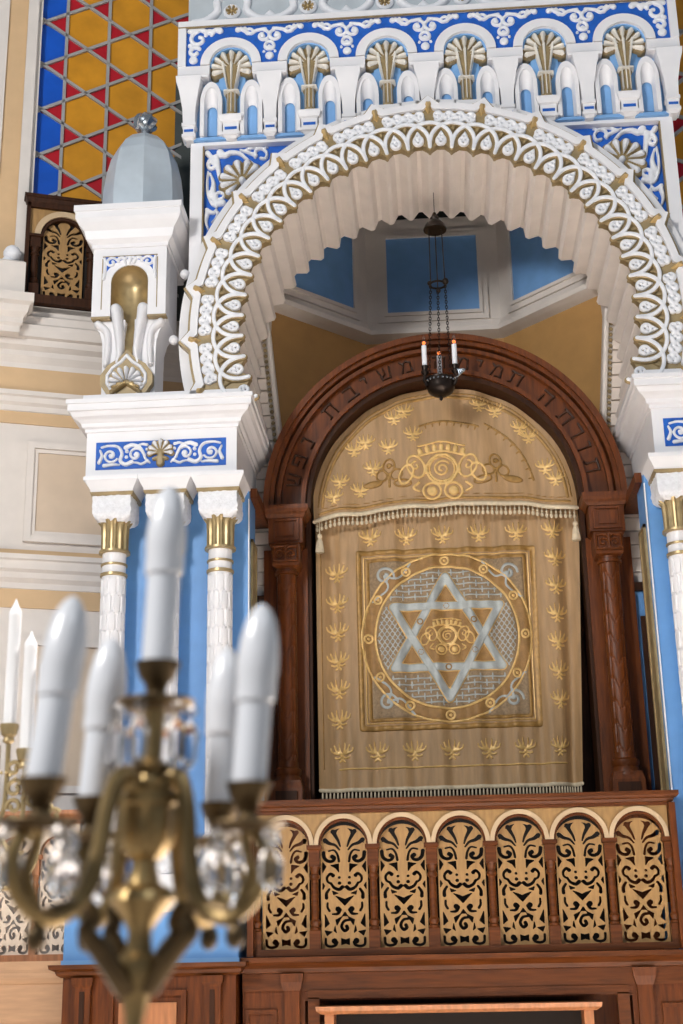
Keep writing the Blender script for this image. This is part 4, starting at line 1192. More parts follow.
# ================================================================== fretwork panels and railings
def fret_holes():
    h = []
    def s(p, a, b): h.append(ST(p, a, b))
    s([(-.60,6.80),(-.45,6.52),(-.30,6.22),(-.20,5.90)], .11, .025)
    s([(-1.05,6.28),(-.82,6.10),(-.48,5.98),(-.24,5.70)], .11, .025)
    s([(-1.14,5.55),(-1.08,5.22),(-.85,5.03),(-.62,5.06),(-.52,5.24),(-.66,5.36)], .085, .06); h.append(DI(-.66,5.30,.09))
    s([(-.85,5.64),(-.55,5.68),(-.36,5.42),(-.28,5.02)], .03, .05)
    h.append(PO([(-1.2,5.0),(-1.0,4.72),(-1.2,4.38)])); h.append(PO([(-.75,4.80),(-.30,4.88),(-.30,4.38),(-.46,4.62)]))
    s([(-.60,4.2),(-.76,4.30),(-.95,4.1),(-.92,3.85),(-.74,3.72)], .07, .035); h.append(DI(-.63,4.19,.085))
    h.append(DI(-.28,4.08,.06))
    s([(-.75,3.75),(-.58,3.5),(-.30,3.38),(-.12,3.52)], .05, .09); h.append(DI(-.27,3.75,.08))
    h.append(PO([(-1.2,3.78),(-1.08,3.6),(-1.2,3.38)]))
    s([(-.85,3.4),(-1.0,3.15),(-1.0,2.9)], .05, .08)
    h.append(PO([(-.68,3.3),(-.35,3.16),(-.62,3.08)]))
    s([(-.95,2.6),(-.95,2.35),(-.85,2.15)], .04, .05)
    h.append(DI(-.38,2.25,.13)); s([(-.28,2.2),(-.40,1.98),(-.68,1.96)], .09, .03)
    h.append(PO([(-1.1,1.95),(-.86,1.42),(-1.1,1.2)])); h.append(PO([(-.52,1.62),(-.15,1.82),(-.45,1.32)]))
    h.append(PO([(-.56,1.28),(-.48,.88),(-.62,1.0)]))
    s([(-.46,.34),(-.55,.18),(-.82,.11),(-1.05,.22),(-1.08,.55)], .06, .05); h.append(DI(-.60,.42,.14)); h.append(PO([(-1.12,1.02),(-.72,.95),(-1.0,.72)]))
    h += mirror_prims(h)
    h.append(PO([(-.5,3.0),(-.2,2.9),(0,2.8),(.2,2.9),(.5,3.0),(0,2.45)]))
    h.append(PO([(0,2.08),(.15,1.85),(-.15,1.85)]))
    h.append(ST([(.25,1.62),(-.05,1.55),(-.20,1.25),(-.05,1.0),(.12,1.1),(.08,1.25)], .05, .08))
    h.append(PO([(-.22,.56),(0,.48),(.22,.56),(.22,.2),(0,.28),(-.22,.2)]))
    return h
def fret_field(step=0.042, hw=1.3, top=7.15):
    r = hw
    outl = [('p', [(-hw, 0), (hw, 0), (hw, top-r)]+[(r*cos(radians(a)), top-r+r*sin(radians(a))) for a in range(6, 175, 6)]+[(-hw, top-r)])]
    xs, zs, X, Z = grid((-hw-.1, hw+.1, -.1, top+.1), step)
    # palmette at the head: gaps between five petals
    dome = [PO([(-1.16, 5.78), (0, 5.55), (1.16, 5.78)]+[(1.16*cos(radians(a)), 5.85+1.16*sin(radians(a))) for a in range(0, 181, 10)])]
    petals = [('s', [(0, 5.3), (0, 6.1), (0, 6.62)], 0.10, 0.36), PO([(-.30, 6.70), (0, 7.05), (.30, 6.70)])]
    for q in (-1, 1):
        petals += [ST([(q*.12, 5.4), (q*.28, 6.0), (q*.70, 6.40)], 0.10, 0.27), ST([(q*.12, 5.3), (q*.45, 5.72), (q*.98, 5.86)], 0.10, 0.22)]
    head = np.maximum(sdf(dome, X, Z), 0.035-sdf(petals, X, Z))
    D = np.maximum(sdf(outl, X, Z), -np.minimum(head, sdf(fret_holes(), X, Z)-0.025))
    return D, xs, zs
FD, FX, FZ = fret_field()
def fret_mesh(sx, sz, t, m):
    return fretboard(FD, FX, FZ, lambda u, v, h: (u*sx, -h, v*sz), t).mesh('fret_panel', m, O, 30)

def colonette(mb, x, y, z0, z1, w):
    h = z1-z0
    mb.rects(x-w, x+w, y-w, y+w, [(0, z0), (0, z0+0.17*h), (-0.006, z0+0.18*h)], back=True)
    mb.lathe([(w*0.95, z0+0.18*h), (w*0.95, z0+0.20*h), (w*0.7, z0+0.21*h), (w*0.95, z0+0.24*h), (w*0.95, z0+0.26*h), (w*0.68, z0+0.28*h), (w*0.72, z0+0.5*h), (w*0.66, z0+0.66*h), (w*0.95, z0+0.68*h), (w*0.95, z0+0.70*h), (w*0.7, z0+0.72*h), (w*0.9, z0+0.78*h), (w*1.1, z0+0.80*h)], x, y, n=12)
    mb.rects(x-w, x+w, y-w, y+w, [(0, z0+0.79*h), (0, z0+0.95*h), (0.012, z0+0.96*h), (0.012, z1)], back=True)

def railing(par, xs_c, pitch, hw, y, m_wood, m_fret, m_arch, xl, xr, zb=1.64):
    """row of arched fret panels with colonettes under a moulded rail; y is the front plane"""
    sx = hw/1.3
    me = fret_mesh(sx, 0.1035, 0.014, m_fret)
    o = wloc(par)
    zs = 2.258
    ro = pitch/2; ri = ro-0.027
    rw = hw*0.98
    for c in xs_c:
        link('fret_panel', me, par, (c-o.x, y+0.075-o.y, zb-o.z))
        th = [radians(a) for a in range(180, -1, -9)]
        abo = MB().band([(c+ri*cos(t), zs+ri*1.03*sin(t)) for t in th], [(c+ro*cos(t), zs+ro*1.03*sin(t)) for t in th], y+0.012, y+0.07); abo = abo.build('arch_band', m_arch, par)
        MB().band([(c+rw*cos(t), zs+rw*sin(t)) for t in th], [(c+ri*cos(t), zs+ri*1.03*sin(t)) for t in th], y+0.03, y+0.09).build('arch_reveal', m_wood, abo)
        sp_ = [(c+ro*cos(t), zs+ro*1.03*sin(t)) for t in th]
        MB().band(sp_, [(x, 2.452) for x, z in sp_], y+0.03, y+0.08).build('spandrel', m_fret, par, smooth=0)
    ends = [c-pitch/2 for c in xs_c]+[xs_c[-1]+pitch/2]
    w = (pitch/2-hw)*0.95
    for e in ends:
        mb = MB(); colonette(mb, e, y+0.055, zb, zs+0.0, min(w, 0.04)); mb.build('colonette', m_wood, par)
    MB().rects(xl, xr, y+0.02, y+0.14, [(0, 2.45), (0, 2.468), (0.012, 2.472), (0.018, 2.49), (0.035, 2.497), (0.045, 2.51), (0.045, 2.535)], back=True).build('hand_rail', m_wood, par, smooth=0)
    MB().rects(xl, xr, y+0.01, y+0.14, [(0, 1.60), (0, zb)], back=True).build('foot_rail', m_wood, par, smooth=0)

rl = thing('ark_railing', 'walnut railing of seven arched fretwork panels in front of the ark', 'railing', (0, 0.05, 1.60))
railing(rl, [0.366*k for k in range(-3, 4)], 0.366, 0.147, 0.0, M_woodh, M_fret, M_archcream, -1.315, 1.31)
for a, b in ((1.287, 1.325), (-1.33, -1.29)): MB().box(a, b, -0.03, 0.14, 1.6, 2.46).build('end_post', M_wood, rl, smooth=0)

bc = thing('ark_platform', 'dark walnut panelled front below the ark railing with a ledged dark opening', 'cabinet', (0, 0.1, 0))
MB().rects(-1.36, 1.36, 0.0, 0.5, [(0, 1.40), (0, 1.50), (0.015, 1.505), (0.02, 1.53), (0.055, 1.56), (0.065, 1.565), (0.065, 1.595)]).build('cornice', M_woodh, bc, smooth=0)
fm = MB()
fm.box(-1.36, -0.98, 0.02, 0.5, 0, 1.42); fm.box(0.98, 1.36, 0.02, 0.5, 0, 1.42); fm.box(-0.98, 0.98, 0.02, 0.5, 1.34, 1.42); fm.box(-0.98, 0.98, 0.3, 0.5, 0, 1.36)
fm.build('body', M_wood, bc, smooth=0)
for s in (-1, 1):
    a = MB().box(*sorted((s*1.01, s*1.10)), -0.02, 0.03, 0, 1.42); a.rects(s*1.055-0.05, s*1.055+0.05, -0.025, 0.03, [(0, 1.40), (0.015, 1.45), (0.02, 1.50)]); a.build('pilaster', M_wood, bc, smooth=0)
    a = MB()
    a.box(*sorted((s*1.15, s*1.34)), 0.0, 0.03, 1.27, 1.295); a.box(*sorted((s*1.15, s*1.17)), 0.0, 0.03, 0.2, 1.27); a.box(*sorted((s*1.32, s*1.34)), 0, 0.03, 0.2, 1.27); a.box(*sorted((s*1.15, s*1.34)), 0, 0.03, 0.2, 0.225)
    a.build('panel_moulding', M_wood, bc, smooth=0)
    a = MB().box(*sorted((s*0.89, s*0.96)), -0.012, 0.03, 0, 1.36); a.build('inner_moulding', M_woodh, bc, smooth=0)
MB().box(-0.96, 0.96, -0.012, 0.03, 1.352, 1.40).build('top_moulding', M_woodh, bc, smooth=0)
MB().rects(-0.87, 0.75, -0.10, 0.2, [(0, 1.265), (0.01, 1.27), (0.03, 1.285), (0.035, 1.31)]).build('ledge', M_oak, bc, smooth=0)
for a, b in ((-0.855, -0.80), (0.68, 0.735)): MB().box(a, b, -0.08, 0.2, 0, 1.265).build('ledge_post', M_oak, bc, smooth=0)
MB().box(-0.80, 0.68, 0.12, 0.2, 0, 1.265).build('dark_opening', M_dark, bc, smooth=0)
for s in (-1, 1):
    nm = 'under the blue plinth behind the candelabrum' if s < 0 else 'cropped by the picture edge'
    pb = thing('pier_pedestal', 'walnut panelled pedestal '+nm, 'pedestal', (s*1.9, 0.1, 0), 'pier pedestals')
    x0, x1 = sorted((s*2.46, s*1.365))
    MB().rects(x0, x1, -0.14, 0.55, [(-0.01, 1.50), (0.012, 1.515), (0.02, 1.535), (0.05, 1.55), (0.055, 1.575)]).build('cornice', M_woodh, pb, smooth=0)
    MB().box(x0+0.02, x1-0.02, -0.11, 0.55, 0, 1.505).build('body', M_wood, pb, smooth=0)
    for pc in (2.31, 1.52):
        a = MB().box(s*pc-0.05, s*pc+0.05, -0.15, -0.10, 0, 1.47); a.rects(s*pc-0.05, s*pc+0.05, -0.15, -0.10, [(0, 1.44), (0.012, 1.46), (0.015, 1.50)])
        a.build('pilaster', M_wood, pb, smooth=0)
        MB().box(s*pc-0.015, s*pc+0.015, -0.156, -0.15, 0.1, 1.42).build('pilaster_flute', M_woodd, pb, smooth=0)
    a = MB(); pa, pbb = sorted((s*2.15, s*1.68))
    for q in ((pa, pbb, 1.39, 1.42), (pa, pa+0.03, 0.2, 1.39), (pbb-0.03, pbb, 0.2, 1.39), (pa, pbb, 0.17, 0.2)): a.box(q[0], q[1], -0.14, -0.1, q[2], q[3])
    a.build('panel_moulding', M_wood, pb, smooth=0)
    MB().box(pa+0.06, pbb-0.06, -0.125, -0.1, 0.25, 1.35).build('raised_panel', M_oak, pb, smooth=0)

# lower railing at the foot of the side wall
sr = thing('side_railing', 'oak railing of narrow fretwork panels, coloured as lit, behind the brass menorah', 'railing', (-2.9, 0.4, 1.60))
railing(sr, [-2.605-0.283*k for k in range(2, -1, -1)], 0.283, 0.118, 0.22, M_oak, M_fretp, M_fretp, -3.32, -2.462)  # lighter wood and fret colours carry the light falling on this railing
so = thing('side_platform', 'oak front, coloured as lit, under the narrow fretwork railing', 'cabinet', (-3.1, 0.4, 0))
MB().rects(-3.32, -2.50, 0.15, 0.42, [(0, 0), (0, 1.20), (0.008, 1.21), (0.008, 1.23), (0, 1.24), (0, 1.46), (0.01, 1.47), (0.02, 1.50), (0.02, 1.53), (0.008, 1.55), (0.008, 1.60)]).build('front', M_oakl, so, smooth=0)  # lighter oak colour has the light on this front painted in

# ================================================================== side wall with windows
def side_wall(sg):
    """wall plane leaves the portal towards the viewer; local x runs away from the portal, local y into the wall"""
    wl = structure('wall_left' if sg < 0 else 'wall_right')
    E = 3.4
    def bxs(nm, m, a, b, d0, d1, z0, z1): 
        return MB().box(a, b, -d1, -d0, z0, z1).build(nm, m, wl, smooth=0)
    bxs('wall_core', M_creamw, 0, E, -0.2, 0.0, 0, 6.33)
    bxs('tan_band', M_tan, 0, E, 0, 0.01, 5.40, 5.52)
    bxs('beige_band', M_tan, 0, E, 0.0, 0.03, 5.64, 5.84)
    bxs('tan_line', M_tan, 0, E, 0, 0.012, 4.37, 4.43)
    bxs('tan_field', M_tan, 0, E, 0, 0.012, 4.0, 4.17)
    def mould(nm, prof):
        mb = MB(); v = []; n = len(prof)
        for x in (0, E): v += [(x, -d, z) for d, z in prof]
        f = [(i, i+1, n+i+1, n+i) for i in range(n-1)]
        mb.add(v, f).build(nm, M_creamw, wl, smooth=0)
    mould('cornice', [(0, 5.80), (0.03, 5.84), (0.03, 5.88), (0.06, 5.93), (0.06, 5.97), (0.10, 6.0), (0.10, 6.05), (0.13, 6.06), (0.14, 6.12), (0.14, 6.15), (0.10, 6.18), (0.10, 6.24), (0.06, 6.27), (0.06, 6.34), (0, 6.35)])
    mould('string_course', [(0, 5.49), (0.02, 5.50), (0.02, 5.54), (0.045, 5.56), (0.05, 5.60), (0.07, 5.61), (0.07, 5.645), (0, 5.65)])
    mould('lower_cornice', [(0, 4.13), (0.02, 4.14), (0.02, 4.18), (0.05, 4.21), (0.055, 4.25), (0.08, 4.27), (0.08, 4.33), (0.10, 4.34), (0.10, 4.375), (0, 4.39)])
    # sunk wall panel
    def frame(nm, a, b, z0, z1, t, d, m=M_creamw):
        mb = MB()
        for q in ((a, a+t, z0, z1), (b-t, b, z0, z1), (a+t, b-t, z0, z0+t), (a+t, b-t, z1-t, z1)): mb.box(q[0], q[1], -d, 0.0, q[2], q[3])
        mb.build(nm, m, wl, smooth=0)
    frame('panel_moulding', 0.35, 1.335, 4.49, 5.26, 0.05, 0.035)
    frame('panel_moulding', 0.405, 1.285, 4.545, 5.21, 0.03, 0.018)
    bxs('panel_field', M_beige, 0.435, 1.257, 0, 0.006, 4.575, 5.18)
    frame('panel_moulding', 0.35, 1.285, 2.7, 3.78, 0.05, 0.03)
    bxs('panel_field', M_beige, 0.40, 1.235, 0, 0.006, 2.75, 3.73)
    # upper wall: beige strip beside the window
    bxs('upper_wall', M_tan, 1.50, 1.665, -0.22, -0.04, 6.33, 9.6)
    bxs('upper_reveal', M_creamw, 1.665, E, -0.22, -0.02, 6.33, 9.6)
    bxs('ledge', M_creamw, 0, E, -0.25, 0.06, 6.30, 6.345)
    return wl
def side_window(sg):
    wn = structure('window_1' if sg < 0 else 'window_2')
    YW = 0.03
    MB().box(0.0, 1.45, 0.10, 0.16, 6.3, 9.8).build('window_backing', M_green, wn, smooth=0)
    if sg > 0: MB().box(0.3, 1.42, -0.02, 0.10, 6.34, 7.26).build('window_apron', M_creamw, wn, smooth=0)
    # the frame
    MB().box(1.435, 1.515, -0.05, 0.14, 6.34, 9.8).build('window_frame', M_creamw, wn, smooth=0)
    MB().box(1.40, 1.435, -0.01, 0.14, 6.34, 9.8).build('window_bead', M_creamw, wn, smooth=0)
    Pp, H = 0.345, 0.42
    xr = 1.196                            # first vertical bar
    z0 = 7.20
    cols = 4
    glassy = dict(y0=YW+0.02, y1=YW+0.035)
    g = 0.014
    def shrink(p):
        cx = sum(q[0] for q in p)/len(p); cz = sum(q[1] for q in p)/len(p)
        return [(x, z) for x, z in p]
    def pane(p, m):
        MB().prism(shrink(p), YW+0.02, YW+0.03).build('pane', m, wn, smooth=0)
    zt = 9.55
    for c in range(cols):
        xa = xr-c*Pp; xb = xa-Pp; xm = (xa+xb)/2
        off = 0 if c % 2 == 0 else H/2
        for k in range(-3, 6):
            zc = z0+off+k*H+0.1
            if zc < 6.57 or zc > zt: continue
            pane([(xm, zc+H/2), (xa, zc+H/4), (xa, zc-H/4), (xm, zc-H/2), (xb, zc-H/4), (xb, zc+H/4)], M_amber)
            pane([(xm, zc+H/2), (xa, zc+H/4), (xa, zc+3*H/4)], M_red)
            pane([(xm, zc+H/2), (xb, zc+3*H/4), (xb, zc+H/4)], M_red)
    # narrow border column next to the frame: half hexagons in blue, red wedges
    xa = 1.40; w = xa-xr
    for k in range(-3, 6):
        zc = z0+H/2+k*H+0.1
        if zc < 6.57 or zc > zt: continue
        pane([(xa, zc+H/2-0.01), (xr, zc+H/4), (xr, zc-H/4), (xa, zc-H/2+0.01)], M_bglass)
        pane([(xa, zc+H/2), (xr, zc+H/4), (xr, zc+3*H/4)], M_red)
    def bar(p, q):
        d = Vector((q[0]-p[0], q[1]-p[1])); d.normalize(); n = Vector((-d.y, d.x))*0.0125
        MB().prism([(p[0]+n.x, p[1]+n.y), (q[0]+n.x, q[1]+n.y), (q[0]-n.x, q[1]-n.y), (p[0]-n.x, p[1]-n.y)], YW, YW+0.03).build('leading_bar', M_lead, wn, smooth=0)
    zlo = 6.36
    for c in range(cols+1): bar((xr-c*Pp, zlo), (xr-c*Pp, zt))
    sl = (H/4)/(Pp/2)
    xe = xr-cols*Pp; xs = 1.40
    for k in range(-3, 12):
        # both diagonal families pass through the hexagon heads
        zh = z0+0.1+H/2+(k-3)*H                 # head of a hexagon of column 0, at xm0
        xm0 = xr-Pp/2
        for sgn in (1, -1):
            pts = []
            for x in np.linspace(xe, xs, 60):
                z = zh+sgn*sl*(x-xm0)
                if zlo <= z <= zt: pts.append((x, z))
            if len(pts) > 1: bar(pts[0], pts[-1])
    return wn
for sg in (-1, 1):
    wl = side_wall(sg); wn = side_window(sg)
    for o in (wl, wn):
        o.location = (sg*1.80, 1.05, 0)
        if sg < 0:
            # local +x must run to -x world: mirror by turning the local frame half round about z is not enough, so flip the meshes
            o.rotation_euler = (0, 0, radians(20))
            for ch in o.children:
                me = ch.data
                me.transform(Matrix.Scale(-1, 4, (1, 0, 0))); me.flip_normals()
        else:
            o.rotation_euler = (0, 0, radians(-20))

def onwall(x, d, z, sg=-1):
    """point on the side wall: x along it from the portal, d in front of it"""
    a = radians(20)
    return (sg*(1.80+x*cos(a))+(-sg)*d*sin(a)*1.0, 1.05-x*sin(a)-d*cos(a), z)

# wooden fretwork panel under the window
wp = thing('gallery_panel', 'dark walnut arched fretwork panel standing on the cornice below the stained glass', 'panel')
cx = 1.15
for sx in (-1, 1): MB().box(*sorted((sx*0.262, sx*0.292)), -0.03, 0.05, 0, 0.86).build('side_stile', M_woodd, wp, smooth=0)
MB().rects(-0.285, 0.285, -0.03, 0.06, [(0, 0.81), (0.0, 0.845), (0.012, 0.855), (0.02, 0.88), (0.03, 0.885), (0.03, 0.91)]).build('top_rail', M_woodd, wp, smooth=0)
MB().box(-0.27, 0.27, -0.025, 0.05, 0, 0.07).build('bottom_rail', M_woodd, wp, smooth=0)
MB().box(-0.27, 0.27, 0.055, 0.07, 0.0, 0.84).build('back_board', M_dark, wp, smooth=0)
link('fret_panel', fret_mesh(0.155/1.3, 0.0945, 0.014, M_fret), wp, (0, 0.03, 0.07))
th = [radians(a) for a in range(180, -1, -9)]
zs = 0.575
MB().band([(0.180*cos(t), zs+0.180*sin(t)) for t in th], [(0.225*cos(t), zs+0.225*sin(t)) for t in th], -0.02, 0.04).build('arch_band', M_archcream, wp)
MB().band([(0.155*cos(t), zs+0.155*sin(t)) for t in th], [(0.180*cos(t), zs+0.180*sin(t)) for t in th], -0.005, 0.045).build('arch_reveal', M_woodd, wp)
pp = [(0.225*cos(t), zs+0.225*sin(t)) for t in th]
MB().band([(-0.27, zs)]+pp+[(0.27, zs)], [(-0.27, 0.82)]+[(x, 0.82) for x, z in pp]+[(0.27, 0.82)], 0.0, 0.045).build('spandrel', M_fret, wp, smooth=0)
for s in (-1, 1):
    mb = MB(); colonette(mb, s*0.213, 0.01, 0.07, zs, 0.038); mb.build('colonette', M_woodd, wp)
wp.location = onwall(cx, 0.09, 6.352); wp.rotation_euler = (0, 0, radians(20))

# projecting cornice end at the far edge
tb = structure('trim_1')
MB().rects(-0.3, 0.05, 0, 0.3, [(0, 6.05), (0.0, 6.10), (0.02, 6.12), (0.02, 6.16), (0.05, 6.2), (0.06, 6.25), (0.09, 6.27), (0.09, 6.34), (0.02, 6.36), (0.02, 6.62), (0.0, 6.64)], back=True).build('cornice_return', M_creamw, tb, smooth=0)
MB().ball((-0.03, 0.1, 6.74), 0.07).ball((-0.06, 0.1, 6.66), 0.055).build('carved_knop', M_carve, tb)
tb.location = onwall(1.50, 0.20, 0); tb.rotation_euler = (0, 0, radians(20))

# ================================================================== hanging lamp before the ark
HX, HY = 0.01, 0.62
la = thing('hanging_lamp', 'small dark metal hanging lamp with three lit candle bulbs over the curtain', 'lamp', (HX, HY, 5.5))
MB().lathe([(0.0022, 7.0), (0.0022, 7.19)], HX+0.01, HY, n=6).build('rod', M_iron, la)
MB().lathe([(0.088, 6.86), (0.090, 6.868), (0.078, 6.90), (0.05, 6.935), (0.03, 6.945), (0.035, 6.965), (0.022, 6.985), (0.012, 7.01)], HX+0.01, HY, n=24).build('canopy', M_iron, la)
rp = [(HX+0.012+0.062*cos(t), HY+0.062*sin(t), 6.40) for t in np.linspace(0, 2*pi, 24, endpoint=False)]
MB().tube(rp, 0.008, 6, closed=True).build('chain_ring', M_iron, la)
MB().ball((HX+0.07, HY-0.03, 6.41), 0.026, sc=(1, 1, 1)).ball((HX-0.05, HY-0.03, 6.40), 0.017).build('ring_boss', M_iron, la)
kn = MB().ball((HX+0.015, HY, 6.35), 0.018); kn.build('pulley', M_iron, la)
for k in range(3):
    a = radians(90+120*k)
    ch = MB()
    top = Vector((HX+0.01+0.055*cos(a), HY+0.055*sin(a), 6.88)); mid = Vector((HX+0.012+0.062*cos(a), HY+0.062*sin(a), 6.40)); bot = Vector((HX+0.09*cos(a), HY+0.09*sin(a), 5.66))
    ch.tube([top, mid], 0.0045, 5)
    n = 34
    for i in range(n):
        p = mid.lerp(bot, (i+0.5)/n); L = (bot-mid).length/n*0.72
        ring_ = []
        for t in np.linspace(0, 2*pi, 8, endpoint=False):
            q = (0.0085*cos(t), 0.0, L*sin(t)) if i % 2 else (0.0, 0.0085*cos(t), L*sin(t))
            ring_.append(p+Vector(q))
        ch.tube(ring_, 0.0028, 4, closed=True)
    ch.build('chain', M_iron, la)
    # bracket, sconce, candle, lit bulb
    b = radians(90+120*k)
    cx, cy = HX+0.128*cos(b), HY+0.128*sin(b)
    br = MB().tube([(HX+0.085*cos(b), HY+0.085*sin(b), 5.58), (HX+0.12*cos(b), HY+0.12*sin(b), 5.56), (cx+0.012*cos(b), cy+0.012*sin(b), 5.60), (cx, cy, 5.645)], 0.011, 8)
    br.build('bracket', M_iron, la)
    MB().lathe([(0.008, 5.63), (0.028, 5.655), (0.03, 5.665), (0.02, 5.675), (0.024, 5.70), (0.026, 5.71)], cx, cy, n=14).build('sconce', M_iron, la)
    cso = MB().lathe([(0.019, 5.70), (0.019, 5.872)], cx, cy, n=14).build('candle_sleeve', M_candle, la)
    MB().lathe([(0.008, 5.872), (0.016, 5.89), (0.017, 5.905), (0.012, 5.93), (0.005, 5.95), (0.001, 5.965)], cx, cy, n=12).build('flame_bulb', M_crystal, cso)
    MB().ball((cx, cy, 5.895), 0.0085, 8, 6, (1, 1, 1.4)).build('lit_filament', M_flame, cso)
bw = MB().lathe([(0.02, 5.49), (0.055, 5.50), (0.088, 5.525), (0.103, 5.56), (0.106, 5.60), (0.110, 5.605), (0.112, 5.625), (0.104, 5.63), (0.098, 5.60), (0.05, 5.53)], HX, HY, n=36, mod=lambda i, j: 1+(0.03*(i % 2) if 2 <= j <= 6 else 0))
bwo = bw.build('bowl', M_iron, la)
bd = MB()
for i in range(22):
    a = 2*pi*i/22; bd.ball((HX+0.112*cos(a), HY+0.112*sin(a), 5.60), 0.009, 6, 4)
bd.build('bowl_beading', M_silver, bwo, kind='stuff')
MB().lathe([(0.001, 5.455), (0.012, 5.465), (0.014, 5.48), (0.008, 5.495)], HX, HY, n=10).build('drop_finial', M_iron, bwo)
lv = MB()
for k in range(5):
    lv.tube(cr([(HX+0.105, HY-0.07, 5.60), (HX+0.135+0.01*k, HY-0.08, 5.62+0.008*k), (HX+0.13+0.012*k, HY-0.085, 5.66), (HX+0.11+0.012*k, HY-0.085, 5.665)], 4), 0.006, 6)
lv.build('silver_spray', M_silver, la)

# ================================================================== brass menorah
mx, my = -1.260, -5.3
me_ = thing('menorah', 'ornate golden brass menorah with tall white candles in front of the pale side railing', 'menorah', (mx, my, 0))
MB().lathe([(0.16, 0.0), (0.16, 0.02), (0.12, 0.05), (0.05, 0.10), (0.025, 0.18), (0.03, 0.6), (0.018, 0.7), (0.018, 1.60), (0.03, 1.62), (0.03, 1.66), (0.012, 1.70), (0.012, 2.13)], mx, my, n=20).build('stem', M_goldm, me_)
def candle(par, x, y, z, h, r=0.0165, dx=0.0):
    MB().lathe([(0.008, z-0.03), (0.016, z-0.024), (0.012, z-0.014), (0.019, z-0.008), (0.024, z+0.012), (0.024, z+0.02), (0.018, z+0.02)], x, y, n=18).build('candle_cup', M_goldm, par)
    MB().lathe([(r, z+0.004), (r, z+h*0.86), (r*1.02, z+h*0.862), (r*0.98, z+h*0.90), (r*0.55, z+h*0.94), (r*0.22, z+h*0.975), (0.0008, z+h)], x, y, n=20).build('candle', M_wax, par)
for s in (-1, 1):
    for k, (off, zc) in enumerate(((0.032, 2.165), (0.078, 2.10), (0.122, 2.04))):
        x = mx+s*off
        candle(me_, x, my, zc, 0.355 if k == 0 else 0.33)
        z0 = 1.97-0.075*k
        arm = cr([(mx+s*0.006, my, z0-0.03), (mx+s*off*0.45, my, z0-0.045), (mx+s*off*0.88, my, z0+0.0), (mx+s*off, my, z0+0.06), (mx+s*off, my, zc-0.03)], 6)
        MB().tube(arm, 0.0065, 8).build('branch', M_goldm, me_)
    # scroll work filling between the branches
    sc = MB()
    for (cx, cz, r, a0, a1) in ((0.05, 2.07, 0.02, 0, 420), (0.095, 2.045, 0.02, 180, -260), (0.055, 2.02, 0.024, 0, 420), (0.10, 1.99, 0.024, 180, -260), (0.135, 1.965, 0.02, 0, 420), (0.055, 1.975, 0.02, 200, -220), (0.145, 2.0, 0.022, 90, 480), (0.055, 1.93, 0.022, 200, -220), (0.11, 1.91, 0.024, 30, 430), (0.16, 1.95, 0.018, 30, 430)):
        p = spiral(cx, cz, r, r*0.3, a0, a1, 20)
        sc.tube([(mx+s*x, my-0.004, z) for x, z in p], 0.0058, 6)
    for i in range(9):
        sc.ball((mx+s*(0.02+0.012*i), my-0.008, 2.06-0.006*i*i*0.3), 0.005, 6, 4)
    sc.build('scroll_tracery', M_goldm, me_)
sv = MB(); R_ = 0.062
for q in (90, 270):
    p = [(mx+0.035+R_*cos(radians(q+120*i))*1.0, my-0.02, 1.83+R_*sin(radians(q+120*i))) for i in range(3)]
    sv.tube(p+[p[0]], 0.006, 6)
sv.build('star_emblem', M_goldm, me_)

# ================================================================== foreground candelabrum
kx, ky = -0.392, -7.55
def lean(mb):
    mb.v = [(x+0.045*(max(z, 1.2)-1.70), y, z) for x, y, z in mb.v]; return mb
ca = thing('candelabrum', 'aged brass five-light candelabrum with crystal drops and frosted bulbs, close and blurred', 'candelabrum', (kx, ky, 0))
lean(MB().lathe([(0.17, 0), (0.17, 0.02), (0.14, 0.04), (0.06, 0.09), (0.03, 0.16), (0.024, 0.4), (0.036, 0.46), (0.02, 0.52), (0.018, 1.3), (0.026, 1.4), (0.016, 1.44), (0.008, 1.50), (0.008, 1.55), (0.014, 1.575), (0.020, 1.590), (0.019, 1.60), (0.012, 1.606), (0.010, 1.622), (0.014, 1.630), (0.022, 1.640), (0.031, 1.650), (0.028, 1.657), (0.015, 1.664), (0.011, 1.678), (0.013, 1.69)], kx, ky, n=28)).build('stem', M_brass, ca)
lean(MB().lathe([(0.010, 1.682), (0.016, 1.687), (0.023, 1.696), (0.026, 1.714), (0.026, 1.730), (0.029, 1.733), (0.029, 1.740), (0.022, 1.746), (0.014, 1.752), (0.011, 1.764)], kx, ky, n=32, mod=lambda i, j: 1+0.05*(1 if i % 4 < 2 else -1)*(1 if 1 <= j <= 4 else 0))).build('fluted_body', M_brass, ca)
lean(MB().lathe([(0.016, 1.762), (0.019, 1.766), (0.013, 1.770), (0.0088, 1.774), (0.0092, 1.822), (0.012, 1.830)], kx, ky, n=20, mod=lambda i, j: 1+0.08*(i % 2))).build('reeded_neck', M_brass, ca)
def cup(nm, x, y, z, s=1.0, pan=True):
    pr = [(0.006, -0.034), (0.013, -0.030), (0.009, -0.024), (0.011, -0.016), (0.016, -0.010), (0.019, -0.001), (0.021, 0.004), (0.016, 0.004)]
    cpo_ = lean(MB().lathe([(r*s, z+h*s) for r, h in pr], x, y, n=20, mod=lambda i, j: 1+(0.04 if i % 2 else 0)*(1 if j >= 4 else 0))).build(nm, M_brassd, ca)
    if pan:
        lean(MB().lathe([(0.006*s, z-0.034*s), (0.026*s, z-0.038*s), (0.036*s, z-0.031*s), (0.037*s, z-0.033*s), (0.026*s, z-0.041*s), (0.006*s, z-0.040*s)], x, y, n=24)).build('drip_pan', M_brassd, cpo_)
